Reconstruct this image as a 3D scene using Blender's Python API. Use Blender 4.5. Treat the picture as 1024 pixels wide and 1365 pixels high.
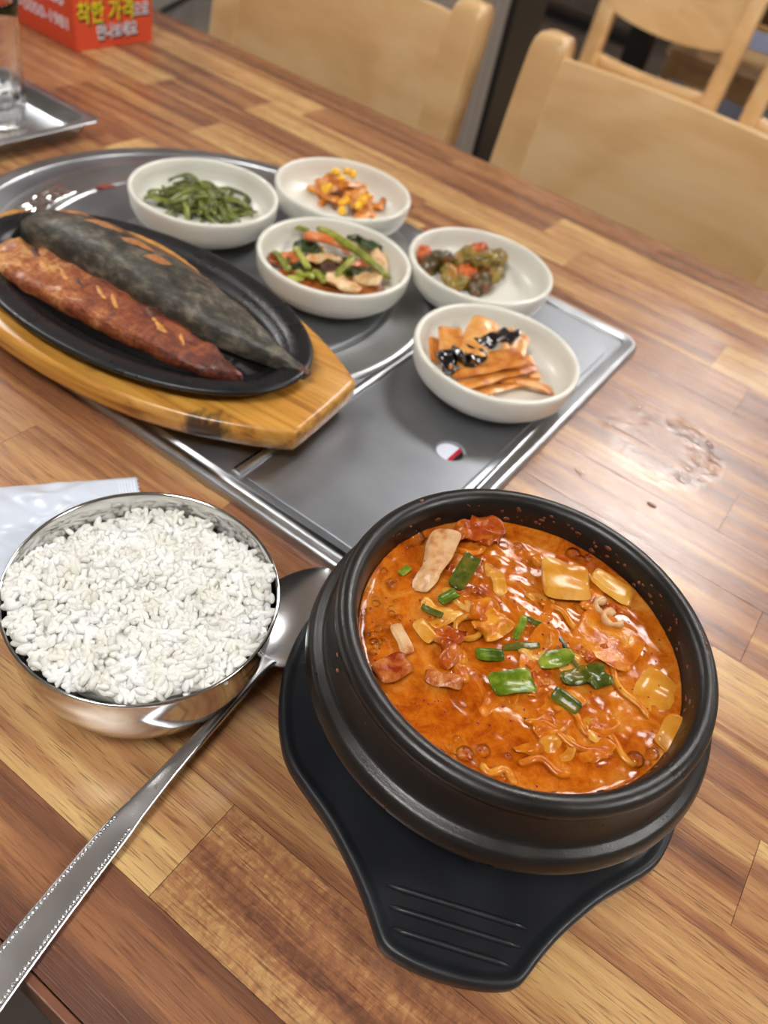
import bpy, math, random
from mathutils import Vector, Matrix, noise, Euler

for o in list(bpy.data.objects):
    bpy.data.objects.remove(o)
scene = bpy.context.scene
COL = scene.collection
CM = 0.01
PI = math.pi

# ------------------------------------------------------------------ camera
# table-top plane is z = 0, +X runs along the table, +Y across it (away from the photographer)
F_PX, PITCH, ROLL, HEAD, CAM_H = 1074.5, math.radians(44.305), math.radians(14.84), math.radians(-24.9), 0.30


def _rot(v):
    c, s = math.cos(HEAD), math.sin(HEAD)
    return Vector((v[0] * c + v[1] * s, -v[0] * s + v[1] * c, v[2]))


_cp, _sp, _cr, _sr = math.cos(PITCH), math.sin(PITCH), math.cos(ROLL), math.sin(ROLL)
_fw = Vector((0, _cp, -_sp)); _r0 = Vector((1, 0, 0)); _u0 = Vector((0, _sp, _cp))
FW = _rot(_fw); RT = _rot(_r0 * _cr + _u0 * _sr); UP = _rot(_u0 * _cr - _r0 * _sr)
cam_data = bpy.data.cameras.new('camera')
cam = bpy.data.objects.new('camera', cam_data)
COL.objects.link(cam)
M = Matrix.Identity(4)
for i in range(3):
    M[i][0], M[i][1], M[i][2] = RT[i], UP[i], -FW[i]
M[0][3], M[1][3], M[2][3] = 0.0, 0.0, CAM_H
cam.matrix_world = M
cam_data.sensor_fit = 'VERTICAL'
cam_data.sensor_height = 36.0
cam_data.lens = F_PX / 1365.0 * 36.0
cam_data.clip_start = 0.01
cam_data.dof.use_dof = True
cam_data.dof.focus_distance = 0.295
cam_data.dof.aperture_fstop = 10.0
scene.camera = cam

# ------------------------------------------------------------------ world, exposure
world = bpy.data.worlds.new('world')
scene.world = world
world.use_nodes = True
world.node_tree.nodes['Background'].inputs[0].default_value = (0.9, 0.95, 1.0, 1)
world.node_tree.nodes['Background'].inputs[1].default_value = 0.3
scene.view_settings.view_transform = 'Standard'
scene.view_settings.look = 'None'
scene.view_settings.gamma = 1.0
scene.view_settings.use_curve_mapping = False
scene.view_settings.exposure = 0.0
LAMP_STRENGTH = 29.5


def at(px, py, z):
    """point at height z (m) seen at photograph pixel (px, py)"""
    d = FW + RT * ((px - 512) / F_PX) - UP * ((py - 682.5) / F_PX)
    t = (z - CAM_H) / d.z
    return Vector((0, 0, CAM_H)) + d * t


# ------------------------------------------------------------------ helpers
def tag(o, label=None, cat=None, group=None, kind=None):
    if label: o['label'] = label
    if cat: o['category'] = cat
    if group: o['group'] = group
    if kind: o['kind'] = kind
    return o


def thing(name, label, cat, loc=(0, 0, 0), rz=0.0, group=None, kind=None):
    o = bpy.data.objects.new(name, None)
    o.empty_display_size = 0.02
    COL.objects.link(o)
    o.location = loc
    o.rotation_euler = (0, 0, rz)
    return tag(o, label, cat, group, kind)


def mk(name, geo, mat, parent=None, smooth=True, loc=(0, 0, 0), rot=(0, 0, 0), bevel=0, sub=0, autosmooth=None):
    v, f = geo
    me = bpy.data.meshes.new(name)
    me.from_pydata([tuple(p) for p in v], [], f)
    me.validate()
    if smooth:
        me.polygons.foreach_set('use_smooth', [True] * len(me.polygons))
    if mat: me.materials.append(mat)
    o = bpy.data.objects.new(name, me)
    COL.objects.link(o)
    o.location = loc
    o.rotation_euler = rot
    if parent: o.parent = parent
    if autosmooth is not None:
        me.set_sharp_from_angle(angle=math.radians(autosmooth))
    if bevel:
        b = o.modifiers.new('bevel', 'BEVEL'); b.width = bevel; b.segments = 3; b.limit_method = 'ANGLE'
    if sub:
        s = o.modifiers.new('sub', 'SUBSURF'); s.levels = sub; s.render_levels = sub
    return o


def join(*geos):
    V, Fc = [], []
    for v, f in geos:
        n = len(V); V += list(v); Fc += [tuple(i + n for i in q) for q in f]
    return V, Fc


def xf(geo, loc=(0, 0, 0), rot=(0, 0, 0), sc=(1, 1, 1)):
    m = Matrix.Translation(Vector(loc)) @ Euler(rot).to_matrix().to_4x4() @ Matrix.Diagonal((*sc, 1))
    return [m @ Vector(p) for p in geo[0]], geo[1]


def box(x0, x1, y0, y1, z0, z1):
    v = [(x, y, z) for z in (z0, z1) for y in (y0, y1) for x in (x0, x1)]
    return v, [(0, 2, 3, 1), (4, 5, 7, 6), (0, 1, 5, 4), (2, 6, 7, 3), (0, 4, 6, 2), (1, 3, 7, 5)]


def lathe(prof, n=72, a0=0, a1=2 * PI):
    """prof: list of (r, z) from bottom outside to the inside; r == 0 closes at the axis"""
    V, Fc, rings = [], [], []
    full = abs(a1 - a0 - 2 * PI) < 1e-6
    m = n if full else n + 1
    for r, z in prof:
        if r < 1e-7:
            rings.append([len(V)]); V.append((0, 0, z))
        else:
            rings.append(list(range(len(V), len(V) + m)))
            for k in range(m):
                a = a0 + (a1 - a0) * k / n
                V.append((r * math.cos(a), r * math.sin(a), z))
    for A, B in zip(rings, rings[1:]):
        for k in range(n if full else n):
            k2 = (k + 1) % m if full else k + 1
            if len(A) == 1 and len(B) == 1: continue
            if len(A) == 1: Fc.append((A[0], B[k2], B[k]))
            elif len(B) == 1: Fc.append((A[k], A[k2], B[0]))
            else: Fc.append((A[k], A[k2], B[k2], B[k]))
    return V, Fc


def rings_loft(rings, cap0=True, cap1=True):
    V, Fc = [], []
    n = len(rings[0])
    for r in rings: V += [tuple(p) for p in r]
    for j in range(len(rings) - 1):
        for k in range(n):
            k2 = (k + 1) % n
            Fc.append((j * n + k, j * n + k2, (j + 1) * n + k2, (j + 1) * n + k))
    if cap0: Fc.append(tuple(reversed(range(n))))
    if cap1: Fc.append(tuple(range((len(rings) - 1) * n, len(rings) * n)))
    return V, Fc


def tube(pts, rad, n=8, flat=1.0, upv=(0, 0, 1)):
    """swept tube; rad number, list or (w, h) list"""
    pts = [Vector(p) for p in pts]
    m = len(pts)
    rs = rad if isinstance(rad, (list, tuple)) else [rad] * m
    rings = []
    for i, p in enumerate(pts):
        t = (pts[min(i + 1, m - 1)] - pts[max(i - 1, 0)]).normalized()
        s = t.cross(Vector(upv))
        if s.length < 1e-4: s = t.cross(Vector((1, 0, 0)))
        s.normalize()
        u = s.cross(t).normalized()
        r = rs[i]
        w, h = r if isinstance(r, (list, tuple)) else (r, r * flat)
        rings.append([p + s * (w * math.cos(2 * PI * k / n)) + u * (h * math.sin(2 * PI * k / n)) for k in range(n)])
    return rings_loft(rings)


def inset(poly, d):
    n = len(poly)
    out = []
    for i in range(n):
        a, b, c = Vector(poly[i - 1]), Vector(poly[i]), Vector(poly[(i + 1) % n])
        e1, e2 = (b - a), (c - b)
        if e1.length < 1e-9 or e2.length < 1e-9:
            out.append(poly[i]); continue
        e1.normalize(); e2.normalize()
        n1, n2 = Vector((-e1.y, e1.x)), Vector((-e2.y, e2.x))
        nn = (n1 + n2)
        if nn.length < 1e-6: nn = n1
        nn.normalize()
        k = d / max(0.5, nn.dot(n1))
        out.append((b.x + nn.x * k, b.y + nn.y * k))
    return out


def prism(poly, prof, cap_bottom=True, cap_top=True):
    """poly ccw; prof list of (inset, z)"""
    rings = []
    for d, z in prof:
        q = inset(poly, d) if abs(d) > 1e-9 else poly
        rings.append([(x, y, z) for x, y in q])
    return rings_loft(rings, cap_bottom, cap_top)


def rrect(x0, x1, y0, y1, r, n=8):
    rr = r if isinstance(r, (list, tuple)) else [r] * 4   # order: x1y0, x1y1, x0y1, x0y0
    P = []
    for (cx, cy, sx, sy, a0), q in zip([(x1, y0, -1, 1, -PI / 2), (x1, y1, -1, -1, 0), (x0, y1, 1, -1, PI / 2), (x0, y0, 1, 1, PI)], rr):
        for k in range(n + 1):
            a = a0 + PI / 2 * k / n
            P.append((cx + sx * q + q * math.cos(a), cy + sy * q + q * math.sin(a)))
    return P


def nz(p, s=1.0, seed=0.0):
    return noise.noise(Vector((p[0] * s + seed * 13.7, p[1] * s + seed * 5.1, p[2] * s - seed * 3.3)))


def slab(L, Wd, T, nu=14, nv=6, bend=0.0, curl=0.0, twist=0.0, ns=0.0, nsc=120, seed=0, p=5.0, t0=1.0, t1=1.0, wob=0.0):
    """bent strip, centred, along X; closed with real thickness; all metres / radians"""
    def S(u, v, side):
        tap = t0 + (t1 - t0) * u
        q = abs(2 * u - 1)
        w = Wd * tap * max(0.0, (1 - q ** p)) ** (1 / p)
        x = (u - .5) * L
        y = (v - .5) * w
        e = abs(2 * v - 1)
        th = T * .5 * (max(0, 1 - q ** 8) ** .5) * (max(0.0, 1 - e ** 6) ** .5)
        z = side * th
        y += wob * math.sin(u * 7 + seed) * Wd
        if abs(curl) > 1e-6:                     # curl across the width
            R = Wd / curl
            a = y / R
            y, z = (R - z) * math.sin(a), R - (R - z) * math.cos(a)
        if abs(twist) > 1e-6:
            a = twist * (u - .5)
            y, z = y * math.cos(a) - z * math.sin(a), y * math.sin(a) + z * math.cos(a)
        if abs(bend) > 1e-6:                     # bend along the length
            R = L / bend
            a = x / R
            x, z = (R - z) * math.sin(a), R - (R - z) * math.cos(a)
        if ns:
            d = noise.noise_vector(Vector((x * nsc + seed * 7.1, y * nsc, z * nsc * .3 + seed)))
            x += d.x * ns * .5; y += d.y * ns * .7; z += d.z * ns
        return (x, y, z)
    V, Fc = [], []
    N = (nu + 1) * (nv + 1)
    for side in (1, -1):
        for i in range(nu + 1):
            u = i / nu
            u = .5 - .5 * math.cos(PI * u) if nu > 5 else u
            u = min(max(u, .004), .996)
            for j in range(nv + 1):
                V.append(S(u, j / nv, side))
    idx = lambda s, i, j: s * N + i * (nv + 1) + j
    for i in range(nu):
        for j in range(nv):
            Fc.append((idx(0, i, j), idx(0, i + 1, j), idx(0, i + 1, j + 1), idx(0, i, j + 1)))
            Fc.append((idx(1, i, j), idx(1, i, j + 1), idx(1, i + 1, j + 1), idx(1, i + 1, j)))
    for i in range(nu):
        Fc.append((idx(0, i, 0), idx(1, i, 0), idx(1, i + 1, 0), idx(0, i + 1, 0)))
        Fc.append((idx(0, i, nv), idx(0, i + 1, nv), idx(1, i + 1, nv), idx(1, i, nv)))
    for j in range(nv):
        Fc.append((idx(0, 0, j), idx(0, 0, j + 1), idx(1, 0, j + 1), idx(1, 0, j)))
        Fc.append((idx(0, nu, j), idx(1, nu, j), idx(1, nu, j + 1), idx(0, nu, j + 1)))
    return V, Fc


def blob(rx, ry, rz, nu=14, nv=9, ns=0.0, nsc=150, seed=0):
    prof = [(math.sin(PI * j / nv), -math.cos(PI * j / nv)) for j in range(nv + 1)]
    prof[0] = (0, -1); prof[-1] = (0, 1)
    V, Fc = lathe(prof, nu)
    out = []
    for p in V:
        q = Vector((p[0] * rx, p[1] * ry, p[2] * rz))
        if ns:
            d = nz(q, nsc, seed) + .5 * nz(q, nsc * 2.3, seed + 4)
            q += Vector(p).normalized() * d * ns
        out.append(q)
    return out, Fc


# ------------------------------------------------------------------ material helpers
class Mat:
    def __init__(s, name):
        s.m = bpy.data.materials.new(name); s.m.use_nodes = True
        s.nt = s.m.node_tree; s.N = s.nt.nodes; s.L = s.nt.links
        s.b = s.N['Principled BSDF']

    def n(s, t, **kw):
        x = s.N.new(t)
        for k, v in kw.items(): setattr(x, k, v)
        return x

    def link(s, a, b): s.L.new(a, b)

    def set(s, **kw):
        for k, v in kw.items():
            i = s.b.inputs[k.replace('_', ' ')]
            if isinstance(v, tuple) and len(v) == 3 and i.type == 'RGBA': v = (*v, 1)
            if hasattr(v, 'is_output'): s.link(v, i)
            else: i.default_value = v
        return s

    def coord(s, scale=(1, 1, 1), kind='Object', loc=None, rot=(0, 0, 0)):
        t = s.n('ShaderNodeTexCoord'); mp = s.n('ShaderNodeMapping')
        mp.inputs['Scale'].default_value = scale
        mp.inputs['Rotation'].default_value = rot
        s.link(t.outputs[kind], mp.inputs['Vector'])
        if loc is not None: s.link(loc, mp.inputs['Location'])
        return mp.outputs[0]

    def noise(s, vec, scale, detail=4, rough=.55, dist=0):
        x = s.n('ShaderNodeTexNoise')
        x.inputs['Scale'].default_value = scale; x.inputs['Detail'].default_value = detail
        x.inputs['Roughness'].default_value = rough; x.inputs['Distortion'].default_value = dist
        s.link(vec, x.inputs['Vector'])
        return x.outputs['Fac']

    def ramp(s, fac, stops):
        r = s.n('ShaderNodeValToRGB'); e = r.color_ramp.elements
        while len(e) < len(stops): e.new(.5)
        for el, (p, c) in zip(e, stops):
            el.position = p; el.color = (*c, 1) if isinstance(c, tuple) else (c, c, c, 1)
        s.link(fac, r.inputs[0])
        return r.outputs[0]

    def math(s, op, a, b=None, c=None, clamp=False):
        x = s.n('ShaderNodeMath', operation=op); x.use_clamp = clamp
        for i, v in enumerate((a, b, c)):
            if v is None: continue
            if hasattr(v, 'is_output'): s.link(v, x.inputs[i])
            else: x.inputs[i].default_value = v
        return x.outputs[0]

    def mix(s, fac, a, b, mode='MIX'):
        x = s.n('ShaderNodeMix', data_type='RGBA', blend_type=mode)
        for i, v in ((0, fac), (6, a), (7, b)):
            if hasattr(v, 'is_output'): s.link(v, x.inputs[i])
            else: x.inputs[i].default_value = v if i == 0 else (*v, 1)
        return x.outputs[2]

    def bump(s, h, strength=.3, dist=.001):
        x = s.n('ShaderNodeBump'); x.inputs['Strength'].default_value = strength
        x.inputs['Distance'].default_value = dist
        s.link(h, x.inputs['Height']); s.link(x.outputs[0], s.b.inputs['Normal'])
        return s


def lin(r, g, b):
    f = lambda c: (c / 255 / 12.92) if c <= 10 else ((c / 255 + .055) / 1.055) ** 2.4
    return (f(r), f(g), f(b))


def simple(name, col, rough=.5, metal=0.0, var=0.0, vs=60, bs=0.0, bsc=200, bd=.0006, **kw):
    m = Mat(name)
    c = m.coord()
    if var:
        fac = m.noise(c, vs, 4)
        lo = tuple(max(0, x * (1 - var)) for x in col); hi = tuple(min(1, x * (1 + var)) for x in col)
        m.set(Base_Color=m.ramp(fac, [(.3, lo), (.7, hi)]))
    else:
        m.set(Base_Color=col)
    m.set(Roughness=rough, Metallic=metal, **kw)
    if bs: m.bump(m.noise(c, bsc, 4), bs, bd)
    return m.m


# ------------------------------------------------------------------ materials
def wood_plank_mat():
    m = Mat('laminated_wood')
    info = m.n('ShaderNodeObjectInfo')
    off = m.n('ShaderNodeCombineXYZ')
    rnd = m.math('MULTIPLY', info.outputs['Random'], 37.0)
    for i in range(3): m.link(rnd, off.inputs[i])
    geo = m.n('ShaderNodeNewGeometry')
    def P(scale):
        mp = m.n('ShaderNodeMapping'); mp.inputs['Scale'].default_value = scale
        m.link(geo.outputs['Position'], mp.inputs['Vector']); m.link(off.outputs[0], mp.inputs['Location'])
        return mp.outputs[0]
    tone = m.n('ShaderNodeAttribute', attribute_type='OBJECT', attribute_name='tone').outputs['Fac']
    fig = m.n('ShaderNodeAttribute', attribute_type='OBJECT', attribute_name='figure').outputs['Fac']
    broad = m.noise(P((3.5, 62, 1)), 1.0, 3, .5, .6)
    mid = m.noise(P((7, 240, 1)), 1.0, 4, .6, .3)
    fine = m.noise(P((26, 1500, 1)), 1.0, 3, .6)
    pore = m.noise(P((75, 1700, 1)), 1.0, 2, .5)
    cross = m.noise(P((420, 260, 1)), 1.0, 3, .6, .5)
    a = m.math('MULTIPLY_ADD', m.math('SUBTRACT', broad, .5), 1.5, tone)
    a = m.math('MULTIPLY_ADD', m.math('SUBTRACT', mid, .5), .75, a)
    a = m.math('MULTIPLY_ADD', m.math('SUBTRACT', fine, .5), .5, a)
    cf = m.math('MULTIPLY', m.math('SUBTRACT', cross, .5), fig)
    a = m.math('MULTIPLY_ADD', cf, .95, a)
    col = m.ramp(a, [(0.02, lin(212, 174, 116)), (.28, lin(190, 145, 94)), (.52, lin(160, 108, 72)), (.76, lin(130, 84, 58)), (1.0, lin(96, 60, 45))])
    pm = m.ramp(pore, [(.34, 1.0), (.43, 0.0)])
    col = m.mix(m.math('MULTIPLY', pm, .6), col, lin(78, 45, 28))
    # a wet ring left by a cup: the film fills the pores so that patch is glossier
    sep = m.n('ShaderNodeSeparateXYZ'); m.link(geo.outputs['Position'], sep.inputs[0])
    wob = m.math('MULTIPLY', m.math('SUBTRACT', m.noise(P((30, 30, 1)), 1.0, 2), .5), .012)
    dx = m.math('SUBTRACT', sep.outputs[0], -.034); dy = m.math('MULTIPLY', m.math('SUBTRACT', sep.outputs[1], .459), .95)
    d = m.math('ADD', m.math('SQRT', m.math('ADD', m.math('MULTIPLY', dx, dx), m.math('MULTIPLY', dy, dy))), wob)
    ring = m.math('MULTIPLY', m.ramp(m.math('MULTIPLY', d, 10.0), [(.16, 0.0), (.19, 1.0)]), m.ramp(m.math('MULTIPLY', d, 10.0), [(.37, 1.0), (.40, 0.0)]))
    rgh = m.math('MULTIPLY_ADD', m.math('SUBTRACT', fine, .5), .16, .27)
    rgh = m.math('ADD', rgh, m.math('MULTIPLY', m.math('SUBTRACT', m.noise(P((14, 22, 1)), 1.0, 3), .5), .12))
    rgh = m.math('MULTIPLY', rgh, m.math('SUBTRACT', 1.0, m.math('MULTIPLY', ring, .85)), clamp=True)
    m.set(Base_Color=col, Roughness=rgh)
    m.b.inputs['IOR'].default_value = 1.7
    h = m.math('ADD', m.math('MULTIPLY', fine, .6), m.math('MULTIPLY', pore, .6))
    m.bump(h, .22, .0006)
    return m.m


def steel_mat(name, col=(.62, .62, .63), rough=.25, brush=(400, 8, 8), bstr=.04, spot=.2):
    m = Mat(name)
    c = m.coord(brush)
    n1 = m.noise(c, 1.0, 3)
    n2 = m.noise(m.coord((35, 35, 35)), 1.0, 4)
    r = m.math('ADD', m.math('MULTIPLY_ADD', m.math('SUBTRACT', n1, .5), .14, rough), m.math('MULTIPLY', m.math('SUBTRACT', n2, .5), spot), clamp=True)
    lo = tuple(x * (1 - .7 * spot) for x in col)
    m.set(Base_Color=m.mix(m.ramp(n2, [(.35, 0.0), (.7, 1.0)]), lo, col), Metallic=1.0, Roughness=r)
    m.bump(n1, bstr, .0004)
    return m.m


def chair_wood_mat():
    m = Mat('pale_varnished_wood')
    rnd = m.n('ShaderNodeObjectInfo').outputs['Random']
    off = m.n('ShaderNodeCombineXYZ'); r2 = m.math('MULTIPLY', rnd, 9.0)
    for i in range(3): m.link(r2, off.inputs[i])
    a = m.noise(m.coord((5, 5, 9), loc=off.outputs[0]), 1.0, 3, .5, 1.2)
    b = m.noise(m.coord((9, 60, 60), loc=off.outputs[0]), 1.0, 3)
    k = m.n('ShaderNodeTexVoronoi'); k.inputs['Scale'].default_value = 8.0
    m.link(m.coord((1, 1, 1.2), loc=off.outputs[0]), k.inputs['Vector'])
    knot = m.ramp(k.outputs['Distance'], [(.02, 1.0), (.10, 0.0)])
    col = m.ramp(m.math('MULTIPLY_ADD', m.math('SUBTRACT', b, .5), .3, a), [(.25, lin(214, 170, 116)), (.5, lin(230, 190, 136)), (.72, lin(240, 207, 156))])
    col = m.mix(m.math('MULTIPLY', knot, .3), col, lin(168, 115, 66))
    m.set(Base_Color=col, Roughness=.28, Coat_Weight=.4, Coat_Roughness=.15)
    return m.m


def board_mat():
    m = Mat('lacquered_board_wood')
    w = m.noise(m.coord((8, 190, 190)), 1.0, 3, .5, .6)
    col = m.ramp(w, [(.3, lin(146, 90, 28)), (.46, lin(194, 134, 52)), (.7, lin(216, 162, 76))])
    burn = m.noise(m.coord((22, 22, 40)), 1.0, 3)
    col = m.mix(m.math('MULTIPLY', m.ramp(burn, [(.62, 0.0), (.72, 1.0)]), .55), col, lin(58, 34, 18))
    t = m.n('ShaderNodeTexCoord'); vd = m.n('ShaderNodeVectorMath', operation='DISTANCE')
    m.link(t.outputs['Object'], vd.inputs[0]); vd.inputs[1].default_value = (.092, -.053, .011)
    sd_ = m.math('ADD', vd.outputs['Value'], m.math('MULTIPLY', m.math('SUBTRACT', m.noise(m.coord((160, 60, 60)), 1.0, 4), .5), .022))
    col = m.mix(m.ramp(m.math('MULTIPLY', sd_, 20.0), [(.16, .92), (.28, 0.0)]), col, lin(40, 24, 14))
    m.set(Base_Color=col, Roughness=.35, Coat_Weight=.35, Coat_Roughness=.2)
    m.bump(w, .1, .0006)
    return m.m


def iron_mat(name, col=lin(30, 30, 32), rough=.38, bs=.25, bsc=900):
    m = Mat(name)
    c = m.coord()
    n1 = m.noise(c, bsc, 3); n2 = m.noise(c, 60, 4)
    m.set(Base_Color=m.mix(n2, tuple(x * .7 for x in col), tuple(min(1, x * 1.4) for x in col)),
          Roughness=m.math('MULTIPLY_ADD', m.math('SUBTRACT', n2, .5), .35, rough))
    m.bump(n1, bs, .0006)
    return m.m


def ceramic_mat():
    m = Mat('cream_ceramic')
    c = m.coord()
    sp = m.noise(c, 900, 2)
    big = m.noise(c, 30, 3)
    col = m.mix(big, lin(226, 223, 210), lin(236, 234, 224))
    col = m.mix(m.math('MULTIPLY', m.ramp(sp, [(.70, 0.0), (.76, 1.0)]), .35), col, lin(170, 160, 135))
    m.set(Base_Color=col, Roughness=.32, Coat_Weight=.2, Coat_Roughness=.15)
    return m.m


def clear_mat(name, tint=(1, 1, 1), ior=1.33, rough=.02):
    m = Mat(name)
    m.N.remove(m.b)
    tr = m.n('ShaderNodeBsdfTransparent'); tr.inputs[0].default_value = (*tint, 1)
    gl = m.n('ShaderNodeBsdfGlossy'); gl.inputs['Roughness'].default_value = rough
    fr = m.n('ShaderNodeFresnel'); fr.inputs[0].default_value = ior
    mx = m.n('ShaderNodeMixShader')
    m.link(fr.outputs[0], mx.inputs[0]); m.link(tr.outputs[0], mx.inputs[1]); m.link(gl.outputs[0], mx.inputs[2])
    m.link(mx.outputs[0], m.N['Material Output'].inputs[0])
    return m.m


def emit_mat(name, col, s):
    m = Mat(name)
    m.set(Base_Color=(.8, .8, .8), Emission_Color=col, Emission_Strength=s)
    return m.m


MT = {}
MT['plank'] = wood_plank_mat()
MT['edge'] = simple('table_edge_band', lin(112, 68, 44), .4, var=.25, vs=40)
MT['substrate'] = simple('table_core', lin(52, 30, 20), .7)
MT['steel'] = steel_mat('brushed_steel', (.54, .555, .58), .33)
MT['steel_dark'] = steel_mat('dull_steel', (.35, .365, .395), .42, (8, 300, 8))
MT['steel_mirror'] = steel_mat('polished_steel', (.66, .65, .64), .13, (8, 8, 500), .02, .08)
MT['spoon'] = steel_mat('spoon_steel', (.74, .75, .78), .24, (60, 60, 60), .01, .03)
MT['chair'] = chair_wood_mat()
MT['board'] = board_mat()
MT['iron'] = iron_mat('black_cast_iron', lin(24, 24, 27), .3, .35, 700)
MT['pot'] = iron_mat('black_stoneware', lin(27, 24, 22), .33, .16, 1500)
MT['tray_black'] = iron_mat('black_melamine', lin(30, 32, 36), .42, .12, 500)
MT['ceramic'] = ceramic_mat()
MT['bubble'] = clear_mat('bubble_film', (1, 1, 1), 1.3)
MT['water'] = clear_mat('water_film', (1, 1, 1), 1.33)
MT['glass'] = Mat('clear_glass').set(Base_Color=(1, 1, 1), Roughness=.02, IOR=1.48, Transmission_Weight=1.0).m
MT['black'] = simple('black_paint', lin(18, 17, 18), .5)

# ------------------------------------------------------------------ room shell
FLOOR_Z, CEIL_Z = -0.73, 1.67
RX0, RX1, RY0, RY1 = -3.6, 3.2, -2.6, 6.4
M_floor = simple('floor_tile', lin(74, 62, 54), .4, var=.25, vs=6)
M_ceil = simple('ceiling_paint', lin(232, 230, 224), .8)
M_wall = simple('wall_paint', lin(206, 200, 190), .7, var=.04, vs=3)
M_dark = simple('dark_wall_panel', lin(66, 56, 50), .6, var=.15, vs=4)


def wallpaper_mat():
    m = Mat('ribbed_grey_wallpaper')
    n1 = m.noise(m.coord((260, 260, 3)), 1.0, 2)
    m.set(Base_Color=m.ramp(n1, [(.3, lin(152, 144, 138)), (.7, lin(176, 168, 162))]), Roughness=.6)
    m.bump(n1, .3, .001)
    return m.m


def struct(name, geo, mat, **kw):
    return tag(mk(name, geo, mat, smooth=False, **kw), kind='structure')


struct('floor', box(RX0, RX1, RY0, RY1, FLOOR_Z - .05, FLOOR_Z), M_floor)
struct('ceiling', box(RX0, RX1, RY0, RY1, CEIL_Z, CEIL_Z + .05), M_ceil)
struct('wall_left', box(RX0 - .1, RX0, RY0, RY1, FLOOR_Z, CEIL_Z), M_wall)
struct('wall_right', box(RX1, RX1 + .1, RY0, RY1, FLOOR_Z, CEIL_Z), M_wall)
struct('wall_front', box(RX0, RX1, RY0 - .1, RY0, FLOOR_Z, CEIL_Z), M_wall)
struct('wall_back', box(RX0, RX1, RY1, RY1 + .1, FLOOR_Z, CEIL_Z), M_dark)
MT['wallpaper'] = wallpaper_mat()
struct('wall_partition', box(-3.6, -.547, 1.16, 1.24, FLOOR_Z, .75), MT['wallpaper'])
struct('trim_1', box(-.546, -.536, 1.148, 1.252, FLOOR_Z, .77), MT['black'], bevel=.003)

# ceiling lamps -------------------------------------------------------------
MT['lamp'] = emit_mat('lamp_diffuser', (1.0, .98, .95, 1), LAMP_STRENGTH)
MT['lampframe'] = simple('lamp_frame', lin(225, 225, 225), .5)


def ceiling_lamp(x, y, w, d, label):
    t = thing('ceiling_light', label, 'ceiling light', (x, y, CEIL_Z), 0, 'ceiling light panels')
    fr = []
    for a, b, c, e in ((-w, w, -d, -d + .03), (-w, w, d - .03, d), (-w, -w + .03, -d + .03, d - .03), (w - .03, w, -d + .03, d - .03)):
        fr.append(box(a, b, c, e, -.05, 0))
    mk('frame', join(*fr), MT['lampframe'], t, smooth=False)
    mk('diffuser', box(-w + .03, w - .03, -d + .03, d - .03, -.035, -.005), MT['lamp'], t, smooth=False)


for x, y, lb in [(-.12, 2.13, 'square ceiling light panel beyond the table'), (-2.35, .65, 'square ceiling light panel over the wall end'),
                 (1.55, .75, 'square ceiling light panel to the right'), (-.2, -.7, 'square ceiling light panel behind the camera'),
                 (-2.0, 3.6, 'square ceiling light panel far left'), (1.5, 3.6, 'square ceiling light panel far right'), (-.3, 4.9, 'square ceiling light panel near back wall')]:
    ceiling_lamp(x, y, *((.35, .30) if abs(y - 2.13) < .01 else (.33, .27)), lb)

# ------------------------------------------------------------------ table
TX0, TX1, TY0, TY1 = -1.02, .48, .027, .753
table = thing('dining_table', 'long restaurant table with a top of mixed brown wood staves', 'table', (0, 0, FLOOR_Z))
H = -FLOOR_Z
top = mk('tabletop', box(TX0 + .002, TX1 - .002, TY0 + .002, TY1 - .002, H - .028, H - .0031), MT['substrate'], table, smooth=False)
for nm, g in (('edge_band', box(TX0 - .001, TX1 + .001, TY0 - .0015, TY0 + .0018, H - .028, H - .0004)), ('edge_band', box(TX0 - .001, TX1 + .001, TY1 - .0018, TY1 + .0015, H - .028, H - .0004)),
              ('edge_band', box(TX0 - .002, TX0 + .0018, TY0 + .002, TY1 - .002, H - .028, H - .0004)), ('edge_band', box(TX1 - .0018, TX1 + .002, TY0 + .002, TY1 - .002, H - .028, H - .0004))):
    mk(nm, g, MT['edge'], top, smooth=False, bevel=.0006)
for lx in (TX0 + .08, TX1 - .08):
    for ly in (TY0 + .08, TY1 - .08):
        mk('leg', rings_loft([[(lx + sx * s, ly + sy * s, z) for sx, sy in ((-1, -1), (1, -1), (1, 1), (-1, 1))] for z, s in ((0.0, .02), (H - .0285, .026))]), MT['black'], table, smooth=False, bevel=.003)
random.seed(11)
ROW0, ROWP = 2.42, 4.285
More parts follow.
